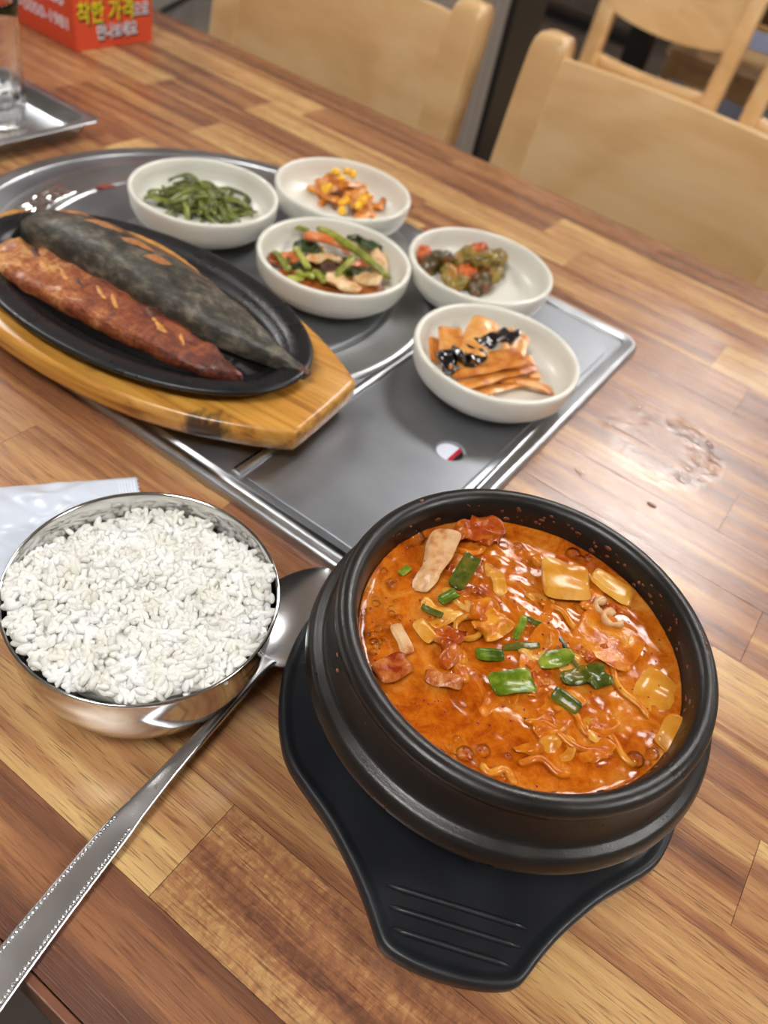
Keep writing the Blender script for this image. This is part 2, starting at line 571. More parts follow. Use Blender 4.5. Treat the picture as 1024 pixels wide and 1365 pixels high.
fixed = {0: [(-102, -46, .6), (-46, -20, .45), (-20, 16, .80), (16, 48, .55)],
         1: [(-102, -60, .5), (-60, -37, .6), (-37, -8.0, .22), (-8.0, 24, .48, 1), (24, 48, .6)],
         2: [(-102, -55, .55), (-55, -26, .5), (-26, 10, .34), (10, 48, .42)],
         3: [(-102, -62, .55), (-62, -30, .45), (-30, 2, .50), (2, 30, .42), (30, 48, .5)],
         4: [(-102, -50, .5), (-50, -19.0, .55), (-19, 9.5, .62), (9.5, 40, .40), (40, 48, .5)],
         5: [(-102, -60, .5), (-60, -24, .58), (-24, 12, .5), (12, 48, .42)],
         6: [(-102, -55, .55), (-55, -14, .5), (-14, 4.5, .58), (4.5, 34, .25), (34, 48, .5)],
         7: [(-102, -62, .6), (-62, -20, .5), (-20, 6.0, .58), (6, 48, .62)],
         8: [(-102, -57, .45), (-57, -30, .5), (-30, 14, .60), (14, 48, .5)],
         9: [(-102, -70, .6), (-70, -40, .4), (-40, 2, .55), (2, 30, .62), (30, 48, .4)],
         10: [(-102, -54.4, .6), (-54.4, -51.6, .12), (-51.6, -20, .62), (-20, 5, .66), (5, 48, .55)],
         11: [(-102, -66, .45), (-66, -44, .66), (-44, -10, .5), (-10, 22, .60), (22, 48, .5)],
         12: [(-102, -53.3, .5), (-53.3, -30, .28), (-30, -1, .58), (-1, 48, .68)],
         13: [(-102, -63.2, .18), (-63.2, -32.5, .60), (-32.5, -4.2, .55), (-4.2, 26, .18), (26, 48, .5)],
         14: [(-102, -78, .5), (-78, -54.5, .62), (-54.5, -18.9, .27), (-18.9, 16, .55), (16, 48, .4)],
         15: [(-102, -50.8, .24), (-50.8, -23, .66), (-23, 12, .30), (12, 48, .6)],
         16: [(-102, -70, .6), (-70, -36, .72), (-36, -14.35, .56), (-14.35, 20, .78), (20, 48, .5)]}
for r, lst in fixed.items():
    y0 = max(ROW0 + ROWP * r, 2.9); y1 = min(ROW0 + ROWP * (r + 1), 75.1)
    for q in lst:
        g = .012
        x0, x1 = max(q[0], -101.8), min(q[1], 47.8)
        o = mk('plank', box((x0 + g) * CM, (x1 - g) * CM, (y0 + g) * CM, (y1 - g) * CM, H - .0032, H), MT['plank'], top, smooth=False)
        o['tone'] = float(q[2]); o['figure'] = float(q[3]) if len(q) > 3 else 0.0

def wl(geo, L):
    L = Vector(L)
    return [Vector(p) - L for p in geo[0]], geo[1]


def cmg(geo):
    return [Vector(p) * CM for p in geo[0]], geo[1]


def at_cm(*P):
    return Vector(P) * CM


# ------------------------------------------------------------------ built-in table burner
BC = (-37.2, 39.35)                       # centre of the rounded end, cm
BR = 16.75


def burner_outline(n=40):
    P = []
    x1, y0, y1, rr = -9.1, BC[1] - BR, BC[1] + BR, 1.6
    for k in range(9):
        a = -PI / 2 + PI / 2 * k / 8
        P.append((x1 - .5 + .5 * math.cos(a), y0 + .5 + .5 * math.sin(a)))
    for k in range(9):
        a = PI / 2 * k / 8
        P.append((x1 - rr + rr * math.cos(a), y1 - rr + rr * math.sin(a)))
    for k in range(n + 1):
        a = PI / 2 + PI * k / n
        P.append((BC[0] + BR * math.cos(a), BC[1] + BR * math.sin(a)))
    return P


ST = at_cm(-31, 39.35, 0)
stove = thing('table_burner', 'stainless steel table burner plate with one rounded end set on the tabletop', 'burner', ST)
OUT = burner_outline()
mk('base', wl(cmg(prism(OUT, [(.25, .01), (.25, .36), (.5, .40)])), ST), MT['steel_dark'], stove)
# pressed rim around the plate
prof = [(0.0, .012), (0.0, .36), (.06, .48), (.16, .56), (.3, .60), (.42, .585), (.5, .55), (1.0, .53), (1.12, .50), (1.16, .38)]
mk('rim', wl(cmg(prism(OUT, prof, False, False)), ST), MT['steel'], stove)
# burner cover disc with its stepped ring
BD = (-35.6, 39.5)
DC = at_cm(BD[0], BD[1], 0)
ringp = [(15.45, .40), (15.4, .62), (15.2, .70), (14.95, .70), (14.7, .62), (13.0, .52), (12.8, .56), (12.62, .56), (12.5, .46), (12.4, .40)]
g = lathe(ringp, 96)
mk('ring', wl(([Vector((p[0] + BD[0], p[1] + BD[1], p[2])) * CM for p in g[0]], g[1]), ST), MT['steel'], stove)
discp = [(12.25, .40), (12.25, .52), (12.1, .565), (11.9, .57), (8.0, .50), (7.9, .47), (7.7, .47), (7.6, .50), (0, .50)]
g = lathe(discp, 96)
mk('cover_disc', wl(([Vector((p[0] + BD[0], p[1] + BD[1], p[2])) * CM for p in g[0]], g[1]), ST), MT['steel_dark'], stove)
# dimpled bright rim segment at the far left
V, Fc = [], []
NA, NR = 46, 14
for i in range(NA + 1):
    for j in range(NR + 1):
        a = math.radians(188 + 24 * i / NA); r = 12.9 + 1.9 * j / NR
        x, y = BD[0] + r * math.cos(a), BD[1] + r * math.sin(a)
        e = min(1, 4 * min(i / NA, 1 - i / NA, j / NR, 1 - j / NR))
        z = .62 + .1 * e + .30 * e * noise.noise(Vector((x * 1.5, y * 1.5, 2.2)))
        V.append((x, y, z))
for i in range(NA):
    for j in range(NR):
        k = i * (NR + 1) + j
        Fc.append((k, k + NR + 1, k + NR + 2, k + 1)[::-1])
o = mk('dimpled_insert', wl(cmg((V, Fc)), ST), MT['steel_mirror'], stove)
md = o.modifiers.new('solid', 'SOLIDIFY'); md.thickness = .0006; md.offset = -1


# rectangular cover panel with a finger hole
def panel_with_hole(poly, cx, cy, r, z0, z1, n=32):
    """poly outline (ccw list), round hole; built as two bridged loops"""
    def ray_hit(a):
        d = Vector((math.cos(a), math.sin(a)))
        best = None
        for i in range(len(poly)):
            p, q = Vector(poly[i]), Vector(poly[(i + 1) % len(poly)])
            e = q - p; w_ = p - Vector((cx, cy))
            den = d.x * e.y - d.y * e.x
            if abs(den) < 1e-9: continue
            t = (w_.x * e.y - w_.y * e.x) / den; s = (w_.x * d.y - w_.y * d.x) / den
            if t > 0 and -1e-6 <= s <= 1 + 1e-6 and (best is None or t < best): best = t
        return best
    angs = sorted(set([2 * PI * k / n for k in range(n)] + [math.atan2(y - cy, x - cx) % (2 * PI) for x, y in poly]))
    ang2 = []
    for a in angs:
        if not ang2 or a - ang2[-1] > 1e-4: ang2.append(a)
    rings = []
    def outer(ins, z):
        return [(cx + math.cos(a) * (ray_hit(a) - ins), cy + math.sin(a) * (ray_hit(a) - ins), z) for a in ang2]
    def inner(rr, z): return [(cx + math.cos(a) * rr, cy + math.sin(a) * rr, z) for a in ang2]
    rings = [inner(r, z0), outer(0, z0), outer(0, z1 - .05), outer(.06, z1), inner(r + .09, z1), inner(r, z1 - .05), inner(r, z0)]
    return rings_loft(rings, False, False)


PX0, PX1, PY0, PY1 = -19.5, -10.6, 24.1, 54.45
pan = mk('cover_panel', wl(cmg(panel_with_hole(rrect(PX0, PX1, PY0, PY1, [.3, 2.7, .25, .25], 10), -12.82, 34.25, .82, .405, .57)), ST), MT['steel_dark'], stove, autosmooth=12)
mk('divider_strip', wl(cmg(prism(rrect(-20.32, -19.72, 23.95, 54.8, .06, 3), [(0, .39), (0, .58), (.12, .66), (.2, .67)])), ST), MT['steel'], stove, autosmooth=40)
# what shows through the hole: a paper label with a red border
mk('label_sticker', wl(cmg(box(-13.75, -12.62, 33.3, 35.3, .402, .409)), ST), simple('white_label', lin(232, 236, 252), .6), stove, smooth=False)
mk('label_stripe', wl(cmg(box(-12.62, -12.36, 33.3, 35.3, .402, .410)), ST), simple('red_label', lin(190, 25, 60), .6), stove, smooth=False)
mk('label_backing', wl(cmg(box(-12.36, -11.9, 33.3, 35.3, .402, .408)), ST), MT['black'], stove, smooth=False)

# ------------------------------------------------------------------ wooden under-board + sizzling plate + fish
BO = at_cm(-31.9, 28.55, .69)
BTILT = math.radians(5.5)
board = thing('wooden_board', 'honey coloured wooden under-board with blunt tapered ends beneath the black oval plate', 'board', BO, BTILT)
half = [(13.3, 2.9), (13.0, 3.25), (10.6, 4.75), (7.5, 6.1), (4, 6.95), (0, 7.2)]


def mirror_outline(h):
    a = [(x, -y) for x, y in reversed(h)]                 # (0,-) ... (end,-)
    b = h[:-1]
    right = a + b                                         # from (0,-) round +x end to near (0,+)
    left = [(-x, -y) for x, y in right]
    P = []
    for q in right + left:
        if not P or (abs(P[-1][0] - q[0]) + abs(P[-1][1] - q[1])) > 1e-6: P.append(q)
    return P


def smooth_poly(P, it=2, keep=()):
    for _ in range(it):
        Q = []
        for i in range(len(P)):
            a, b = P[i], P[(i + 1) % len(P)]
            Q += [(a[0] * .75 + b[0] * .25, a[1] * .75 + b[1] * .25), (a[0] * .25 + b[0] * .75, a[1] * .25 + b[1] * .75)]
        P = Q
    return P


bo = smooth_poly(mirror_outline(half), 2)
mk('slab', cmg(prism(bo, [(.55, .45), (.15, .62), (0, .9), (0, 1.75), (.10, 1.93), (.28, 2.0)])), MT['board'], board, autosmooth=50)
for sx in (-1, 1):
    mk('foot', cmg(prism(rrect(sx * 7.2 - 3.1, sx * 7.2 + 3.1, -4.2, 4.2, 1.2, 5), [(.12, 0), (0, .1), (0, .47)])), MT['board'], board, autosmooth=50)

PL = Vector((BO.x - .0005, BO.y + .0008, BO.z + .0201))
plate = thing('sizzling_plate', 'black cast iron oval plate holding two grilled mackerel halves', 'plate', PL, math.radians(4.5))


def oval_lathe(prof, a, b, n=96):
    V, Fc, rings = [], [], []
    for d, z in prof:
        if d is None:
            rings.append([len(V)]); V.append((0, 0, z)); continue
        rings.append(list(range(len(V), len(V) + n)))
        for k in range(n):
            t = 2 * PI * k / n
            V.append(((a - d) * math.cos(t), (b - d) * math.sin(t), z))
    for A, B in zip(rings, rings[1:]):
        for k in range(n):
            k2 = (k + 1) % n
            if len(A) == 1: Fc.append((A[0], B[k2], B[k]))
            elif len(B) == 1: Fc.append((A[k], A[k2], B[0]))
            else: Fc.append((A[k], A[k2], B[k2], B[k]))
    return V, Fc


mk('dish', cmg(oval_lathe([(None, .0), (2.2, 0), (1.7, .1), (1.1, .5), (.25, .62), (.05, .68), (0, .8), (.08, .92), (.25, .95), (.8, .88), (1.25, .78), (1.5, .62), (1.75, .38), (2.1, .28), (None, .25)], 11.35, 6.75)), MT['iron'], plate)
mk('oil_film', cmg(oval_lathe([(None, .262), (2.3, .285), (2.25, .31), (None, .31)], 11.35, 6.75)), Mat('oil').set(Base_Color=(.012, .011, .01), Roughness=.06).m, plate)


def skin_mat():
    m = Mat('charred_mackerel_skin')
    c = m.coord((30, 55, 55)); n1 = m.noise(c, 3.2, 5, .65); n2 = m.noise(m.coord((60, 60, 60)), 6, 4)
    col = m.ramp(n1, [(.3, lin(30, 27, 24)), (.5, lin(66, 62, 54)), (.7, lin(124, 114, 98))])
    sep = m.n('ShaderNodeSeparateXYZ'); t = m.n('ShaderNodeTexCoord'); m.link(t.outputs['Object'], sep.inputs[0])
    e = m.math('ADD', m.math('MULTIPLY', sep.outputs[1], 42.0), m.math('MULTIPLY', m.math('SUBTRACT', n2, .5), .8))
    col = m.mix(m.ramp(e, [(.34, 0.0), (.72, 1.0)]), col, lin(108, 66, 36))
    m.set(Base_Color=col, Roughness=m.ramp(n2, [(.3, .3), (.7, .55)]))
    m.bump(m.math('ADD', n1, m.math('MULTIPLY', n2, .7)), .5, .0012)
    return m.m


def flesh_mat():
    m = Mat('browned_mackerel_flesh')
    wv = m.noise(m.coord((420, 110, 60), rot=(0, 0, .6)), 1.0, 3, .6, .4)
    n1 = m.noise(m.coord((55, 80, 80)), 1.0, 5, .65); n2 = m.noise(m.coord((240, 420, 420)), 1.0, 4)
    a = m.math('ADD', m.math('MULTIPLY', wv, .38), m.math('MULTIPLY', n1, .68))
    a = m.math('ADD', a, m.math('MULTIPLY', m.math('SUBTRACT', n2, .5), .35))
    sep = m.n('ShaderNodeSeparateXYZ'); t = m.n('ShaderNodeTexCoord'); m.link(t.outputs['Object'], sep.inputs[0])
    a = m.math('ADD', a, m.math('MULTIPLY', sep.outputs[0], -2.0))
    col = m.ramp(a, [(.31, lin(70, 28, 16)), (.46, lin(122, 54, 28)), (.60, lin(164, 88, 44)), (.75, lin(216, 158, 94))])
    m.set(Base_Color=col, Roughness=.42, Coat_Weight=.2, Coat_Roughness=.2)
    m.bump(m.math('ADD', m.math('MULTIPLY', a, 1.5), n2), .8, .0016)
    return m.m


MT['crust'] = simple('golden_fish_crust', lin(204, 142, 66), .45, var=.35, vs=180, bs=.4, bsc=400)
MT['fish_tip'] = simple('dark_fish_tip', lin(96, 58, 38), .5, var=.35, vs=200, bs=.4, bsc=500)


def fish_loft(stations, n=28, ns=.12, seed=1):
    """stations: (x, ylow, yhigh, height, crown) in cm"""
    rings = []
    for x, a, b, h, cr in stations:
        c, w_ = (a + b) / 2, (b - a) / 2
        R = []
        for k in range(n):
            t = 2 * PI * k / n
            s, co = math.sin(t), math.cos(t)
            y = c + w_ * math.copysign(abs(co) ** .8, co)
            z = (h * abs(s) ** cr if s > 0 else -.18 * h * abs(s) ** .5) + .2 * h
            d = noise.noise(Vector((x * .9 + seed, y * 1.1, z * 1.1))) * ns + noise.noise(Vector((x * 2.7, y * 3 + seed, z * 3))) * ns * .4
            R.append((x, y + d * .5, max(0.0, z + (d if s > .05 else 0))))
        rings.append(R)
    return rings_loft(rings)


def interp(st, m):
    out = []
    for i in range(m):
        u = i / (m - 1) * (len(st) - 1); k = min(int(u), len(st) - 2); f = u - k
        p0, p1, p2, p3 = st[max(k - 1, 0)], st[k], st[k + 1], st[min(k + 2, len(st) - 1)]
        out.append(tuple(.5 * (2 * b + (c - a) * f + (2 * a - 5 * b + 4 * c - d) * f * f + (3 * b - a - 3 * c + d) * f ** 3) for a, b, c, d in zip(p0, p1, p2, p3)))
    return out


FZ = BO.z + .0201 + .0032
FS = at_cm(-31.5, 29.7, FZ * 100)
skinfish = thing('grilled_mackerel', 'grilled mackerel half lying skin side up with dark scored skin', 'fish', FS, math.radians(3.0))
sst = [(-10.5, -.55, .6, .5, .7), (-10.1, -1.2, 1.1, 1.0, .7), (-8.6, -1.75, 1.8, 1.5, .7), (-5.6, -2.1, 2.25, 1.9, .75), (-2.0, -2.15, 2.35, 2.0, .75), (1.6, -2.1, 2.15, 1.9, .75),
       (4.6, -1.75, 1.65, 1.6, .75), (7.4, -1.05, .95, 1.15, .8), (9.4, -.45, .45, .8, .9), (10.3, -.38, .38, .6, .9), (10.7, -.2, .25, .4, .9)]
body = mk('body', cmg(fish_loft(interp(sst, 60), 32, .13, 2)), skin_mat(), skinfish)
# golden belly edge on the far side
edge = []
for i in range(28):
    u = i / 27; x = -7.5 + 9.6 * u
    w_ = math.sin(PI * u) ** .5
    edge.append((x, 2.3 + .45 * math.sin(PI * u) - .1 * u + .08 * nz((x, 0, 0), 2), .75 + .2 * w_))
mk('belly_edge', cmg(tube(edge, [(max(.04, .55 * math.sin(PI * i / 27) ** .6), max(.03, .38 * math.sin(PI * i / 27) ** .6)) for i in range(28)], 10)), MT['crust'], skinfish)
from mathutils.bvhtree import BVHTree


def top_z(geo):
    t = BVHTree.FromPolygons([Vector(p) for p in geo[0]], geo[1])
    def q(x, y):
        h = t.ray_cast(Vector((x, y, 20)), Vector((0, 0, -1)))
        return h[0].z if h[0] is not None else None
    return q


sk = fish_loft(interp(sst, 60), 32, .13, 2)
tz = top_z(sk)
for cx, cy, ln in [(-7.9, 1.0, 2.3), (-5.0, .75, 2.6), (-2.2, .55, 2.5), (-.2, .15, 1.9)]:
    pts, rad = [], []
    for i in range(15):
        u = i / 14
        x = cx + (u - .5) * ln; y = cy + (u - .5) * .8 + .12 * math.sin(u * 6)
        z = tz(x, y)
        pts.append((x, y, z - .035)); rad.append((max(.02,   .36 * math.sin(PI * u) ** .8), max(.015, .11 * math.sin(PI * u) ** .6)))
    mk('score_cut', cmg(tube(pts, rad, 8)), simple('score_flesh', lin(172, 112, 62), .5, var=.3, vs=250), skinfish)
mk('tail_tip', cmg(xf(blob(.6, .3, .2, 12, 8, .12, 3, 2), (10.45, .02, .5))), MT['fish_tip'], skinfish)

FF = at_cm(-31.7, 26.55, FZ * 100)
fleshfish = thing('grilled_mackerel', 'grilled mackerel half lying flesh side up, browned and flaky', 'fish', FF, math.radians(2.6))
fst = [(-9.1, -.9, 1.0, .3, 1.0), (-8.6, -1.5, 1.35, .5, .5), (-6.6, -2.05, 1.5, .65, .36), (-3.5, -2.05, 1.5, .8, .33), (0, -1.85, 1.4, .9, .33), (3.4, -1.5, 1.3, .85, .33),
       (6.0, -1.05, 1.2, .75, .4), (7.6, -.5, 1.0, .6, .5), (8.5, .1, .7, .4, .8), (8.9, .3, .5, .2, 1)]
mk('body', cmg(fish_loft(interp(fst, 60), 30, .3, 5)), flesh_mat(), fleshfish)
fz = top_z(fish_loft(interp(fst, 60), 30, .3, 5))
random.seed(5)
for i in range(9):                           # raised pale flakes along the backbone line
    x = -6.8 + i * 1.45 + random.uniform(-.2, .2); y = .25 + random.uniform(-.5, .55)
    z = fz(x, y)
    if z is None: continue
    mk('flake', cmg(xf(slab(random.uniform(.9, 1.6), random.uniform(.2, .5), .10, 8, 4, .5, ns=.05, nsc=3, seed=i, p=2.5), (x, y, z - .01), (0, 0, -.5 + random.uniform(-.2, .2)))),
       MT['crust'] if i % 3 else MT['fish_tip'], fleshfish)
edge = [(-8.3 + 3.2 * u, -1.62 - .25 * math.sin(PI * u), .18) for u in [i / 14 for i in range(15)]]
mk('skin_edge', cmg(tube(edge, [(max(.03, .22 * math.sin(PI * i / 14)), max(.03, .16 * math.sin(PI * i / 14))) for i in range(15)], 8)), simple('grey_skin_edge', lin(78, 74, 66), .4, var=.3, vs=200), fleshfish)

# ------------------------------------------------------------------ side dishes
DISH_Z = .70
dprof = [(0, .1), (2.7, .1), (2.9, 0), (3.3, 0), (3.6, .1), (4.4, .45), (4.95, .95), (5.2, 1.5), (5.28, 2.2), (5.31, 2.5), (5.28, 2.63), (5.16, 2.69), (5.02, 2.67), (4.93, 2.56), (4.87, 2.0), (4.75, 1.45), (4.4, 1.0), (3.8, .76), (2.6, .70), (0, .68)]
dish_geo = cmg(lathe(dprof, 80))
dish_mesh = None
DISH = {}


def dish(key, x, y, label):
    global dish_mesh
    o = mk('side_dish', dish_geo, MT['ceramic']) if dish_mesh is None else bpy.data.objects.new('side_dish', dish_mesh)
    if dish_mesh is None: dish_mesh = o.data
    else: COL.objects.link(o)
    zz = {'A': .575, 'B': .605, 'C': .575, 'D': .605, 'E': .605}.get(key, .58)
    o.location = at_cm(x, y, zz)
    o.rotation_euler[2] = x
    tag(o, label, 'dish', 'round cream side dishes on the burner')
    DISH[key] = Vector((x, y, zz + .69))
    return o


dish('A', -39.7, 41.9, 'cream ceramic dish holding green seaweed stems')
dish('B', -34.25, 51.4, 'cream ceramic dish holding orange shreds with yellow corn')
dish('C', -28.2, 42.5, 'cream ceramic dish holding green-stemmed radish leaf kimchi')
dish('D', -21.0, 50.5, 'cream ceramic dish with a small heap of seasoned vegetable chunks, mostly empty')
dish('E', -14.62, 41.65, 'cream ceramic dish holding fish cake strips and black mushrooms')


def food(name, geo, mat, label, cat, group, key, x, y, z, rot=(0, 0, 0), kind=None):
    """x, y, z in cm from the dish centre and its inner floor"""
    D = DISH[key]
    o = mk(name, cmg(geo), mat, loc=at_cm(D.x + x, D.y + y, D.z + z), rot=rot)
    return tag(o, label, cat, group, kind)


def in_dish(key, px, py, z):
    """dish-local cm for the photograph point at height z cm above the inner floor"""
    D = DISH[key]
    p = at(px, py, (D.z + z) * CM) * 100
    return p.x - D.x, p.y - D.y


def food_mat(name, stops, scale=120, rough=.3, coat=.22, sss=.1, bs=.3, bsc=350, spec=.5):
    m = Mat(name)
    rnd = m.n('ShaderNodeObjectInfo').outputs['Random']
    off = m.n('ShaderNodeCombineXYZ'); r2 = m.math('MULTIPLY', rnd, 11.0)
    for i in range(3): m.link(r2, off.inputs[i])
    c = m.coord((1, 1, 1), loc=off.outputs[0])
    n1 = m.noise(c, scale, 5, .6)
    f = m.math('ADD', n1, m.math('MULTIPLY', m.math('SUBTRACT', rnd, .5), .18))
    m.set(Base_Color=m.ramp(f, stops), Roughness=rough, Coat_Weight=coat, Coat_Roughness=.08)
    if sss:
        m.set(Subsurface_Weight=sss, Subsurface_Radius=(.004, .002, .001))
        m.b.inputs['Subsurface Scale'].default_value = .5
    m.b.inputs['Specular IOR Level'].default_value = spec
    m.bump(m.noise(c, bsc, 4), bs, .0008)
    return m.m


MT['seaweed'] = food_mat('seaweed_green', [(.3, lin(58, 66, 14)), (.5, lin(100, 110, 34)), (.7, lin(140, 146, 66))], 150, .32, .2)
MT['seaweed_pale'] = food_mat('seaweed_pale', [(.3, lin(120, 134, 70)), (.6, lin(168, 178, 124))], 150, .32, .2)
MT['shred'] = food_mat('orange_shred', [(.3, lin(180, 92, 22)), (.5, lin(214, 132, 48)), (.72, lin(230, 172, 98))], 160, .32, .2)
MT['corn'] = food_mat('corn_yellow', [(.3, lin(238, 164, 10)), (.7, lin(252, 206, 40))], 120, .32, .2, bs=.1)
MT['kstem'] = food_mat('radish_green_stem', [(.3, lin(104, 110, 26)), (.5, lin(146, 150, 52)), (.7, lin(184, 184, 92))], 110, .32, .2)
MT['kleaf'] = food_mat('radish_dark_leaf', [(.3, lin(18, 34, 12)), (.6, lin(44, 66, 24)), (.75, lin(78, 92, 30))], 130, .32, .2)
MT['kwhite'] = food_mat('radish_white', [(.3, lin(196, 126, 70)), (.5, lin(214, 174, 120)), (.72, lin(226, 204, 164))], 140, .32, .2)
MT['korange'] = food_mat('chili_orange_rib', [(.3, lin(196, 86, 36)), (.55, lin(224, 132, 76)), (.75, lin(238, 180, 130))], 110, .32, .2)
MT['ksauce'] = food_mat('red_sauce', [(.3, lin(112, 44, 12)), (.5, lin(150, 74, 26)), (.72, lin(180, 110, 50))], 150, .12, .8)
MT['veg'] = food_mat('soy_vegetable', [(.28, lin(56, 40, 14)), (.42, lin(104, 84, 26)), (.56, lin(150, 128, 48)), (.72, lin(172, 84, 32))], 170, .32, .2, bs=.5)
MT['veg_dark'] = food_mat('dark_vegetable', [(.3, lin(40, 40, 18)), (.5, lin(84, 70, 32)), (.72, lin(136, 60, 30))], 170, .32, .2, bs=.5)
MT['veg_red'] = food_mat('red_orange_vegetable', [(.3, lin(130, 34, 18)), (.6, lin(206, 100, 44)), (.78, lin(228, 140, 80))], 150, .32, .2)
MT['fishcake'] = food_mat('fish_cake', [(.28, lin(182, 92, 26)), (.45, lin(212, 138, 58)), (.7, lin(232, 176, 104))], 90, .32, .2, bs=.25, bsc=500)
MT['mushroom'] = food_mat('black_mushroom', [(.3, lin(14, 12, 14)), (.7, lin(44, 36, 36))], 150, .15, .8, sss=0)

rnd = random.Random(21)
# A: seaweed stems
gA, lA = 'seaweed stems in the dish', 'thin glossy green seaweed stem in the tangled heap'
ax0, ay0 = in_dish('A', 268, 262, .8)
for i in range(64):
    cx, cy = ax0 + rnd.gauss(.1, 1.25), ay0 + rnd.gauss(0, .95)
    rr = math.hypot((cx - ax0) / 1.25, cy - ay0)
    hz = max(.15, 2.1 * math.exp(-(rr / 1.6) ** 2) * rnd.uniform(.4, 1.0))
    L = rnd.uniform(2.8, 5.2); a = rnd.uniform(0, PI); k = rnd.uniform(-1.1, 1.1)
    pts = []
    for j in range(15):
        u = j / 14 - .5
        x = u * L; y = k * (u * u - .1) * L * .8 + .15 * math.sin(u * 9 + i)
        X, Y = cx + x * math.cos(a) - y * math.sin(a), cy + x * math.sin(a) + y * math.cos(a)
        R = math.hypot(X, Y)
        if R > 4.2: X *= 4.2 / R; Y *= 4.2 / R
        zz = hz + .25 * math.sin(u * 7 + i * 2) - 3.0 * max(0, abs(u) - .12) ** 1.3 * hz * .5
        R = math.hypot(X, Y)
        zz = max(zz, .14 + max(0, R - 3.6) * .7)
        pts.append((X, Y, zz))
    w_ = rnd.uniform(.11, .2)
    food('seaweed_stem', tube(pts, [(w_ * (1.0 if 0 < j < 14 else .5), w_ * .5) for j in range(15)], 8), MT['seaweed'], lA, 'seaweed', gA, 'A', 0, 0, .02)
for pts, lb in [([(-2.6, -.5, .35), (-2.1, -.25, .6), (-1.2, .1, .95), (-.3, .45, 1.25), (.4, .6, 1.4)], 'pale seaweed stem arching across the heap of darker stems'),
                ([(-1.9, -1.6, .3), (-1.85, -.9, .6), (-1.4, -.2, .85)], 'short pale seaweed stem hanging down at the heap side')]:
    q = interp(pts, 15)
    food('seaweed_stem', tube(q, [(.14, .09)] * 15, 8), MT['seaweed_pale'], lb, 'seaweed', gA, 'A', 0, 0, .02)
for cx, cy, R in [(-2.5, -.6, .95), (-2.0, -1.2, .7)]:
    pts = [(cx + R * math.cos(2 * PI * j / 18), cy + R * .7 * math.sin(2 * PI * j / 18), .28 + .12 * math.sin(j)) for j in range(18)]
    food('seaweed_stem', tube(pts, [(.12, .08)] * 18, 8), MT['seaweed'], 'green seaweed stem curled in a loop beside the heap' if R > .9 else 'small green seaweed loop nearest the dish front', 'seaweed', gA, 'A', 0, 0, .03)

# B: orange shreds with corn
gB, lB = 'orange shreds in the dish', 'orange seasoned shred tangled among the yellow corn'
bx0, by0 = in_dish('B', 462, 258, .7)
for i in range(56):
    cx, cy = bx0 + rnd.gauss(.1, 1.25), by0 + rnd.gauss(0, .9)
    if i < 8: cx, cy = bx0 - 1.9 + rnd.uniform(-.5, .6), by0 - .9 + rnd.uniform(-.5, .5)
    if i > 48: cx, cy = bx0 + 1.9 + rnd.uniform(-.5, .4), by0 - .6 + rnd.uniform(-.4, .4)
    rr = math.hypot((cx - bx0) / 1.2, cy - by0)
    hz = max(.22, 1.9 * math.exp(-(rr / 1.5) ** 2) * rnd.uniform(.35, 1))
    g = slab(rnd.uniform(1.4, 2.5), rnd.uniform(.45, .75), rnd.uniform(.24, .38), 12, 4, rnd.uniform(-.9, .9), twist=rnd.uniform(-1, 1), ns=.16, nsc=2.2, seed=i, p=4)
    food('spicy_shred', g, MT['shred'], lB, 'shredded vegetable', gB, 'B', cx, cy, hz + .1, (rnd.uniform(-.3, .3), rnd.uniform(-.3, .3), rnd.uniform(0, PI)))
for i, (px, py, z) in enumerate([(448, 229, 2.1), (462, 228, 2.2), (456, 238, 2.0), (434, 252, 1.6), (437, 249, 1.6), (462, 266, 1.5), (457, 270, 1.4), (484, 267, 1.6), (488, 262, 1.7), (456, 281, 1.0), (478, 273, 1.3), (470, 232, 2.0)]):
    cx, cy = in_dish('B', px, py, z)
    food('corn_kernel', blob(.42, .34, .27, 12, 8, .05, 2, i), MT['corn'], 'bright yellow corn kernel among orange shreds', 'corn', 'corn kernels in the dish', 'B', cx, cy, z, (rnd.uniform(-.5, .5), rnd.uniform(-.5, .5), rnd.uniform(0, 3)))

# C: young radish kimchi
D = DISH['C']


def stick(key, name, a, b, z0, z1, w0, w1, mat, label, cat, group, arch=.15, th=.7):
    x0, y0 = in_dish(key, *a, z0); x1, y1 = in_dish(key, *b, z1)
    pts = []
    for j in range(13):
        u = j / 12
        pts.append((x0 + (x1 - x0) * u, y0 + (y1 - y0) * u, z0 + (z1 - z0) * u + arch * math.sin(PI * u) + .03 * math.sin(u * 9)))
    rad = [(1.3 * (w0 + (w1 - w0) * j / 12) * (1 if 0 < j < 12 else .55),) * 2 for j in range(13)]
    rad = [(r[0], r[1] * th) for r in rad]
    return food(name, tube(pts, rad, 10), mat, label, cat, group, key, 0, 0, 0)


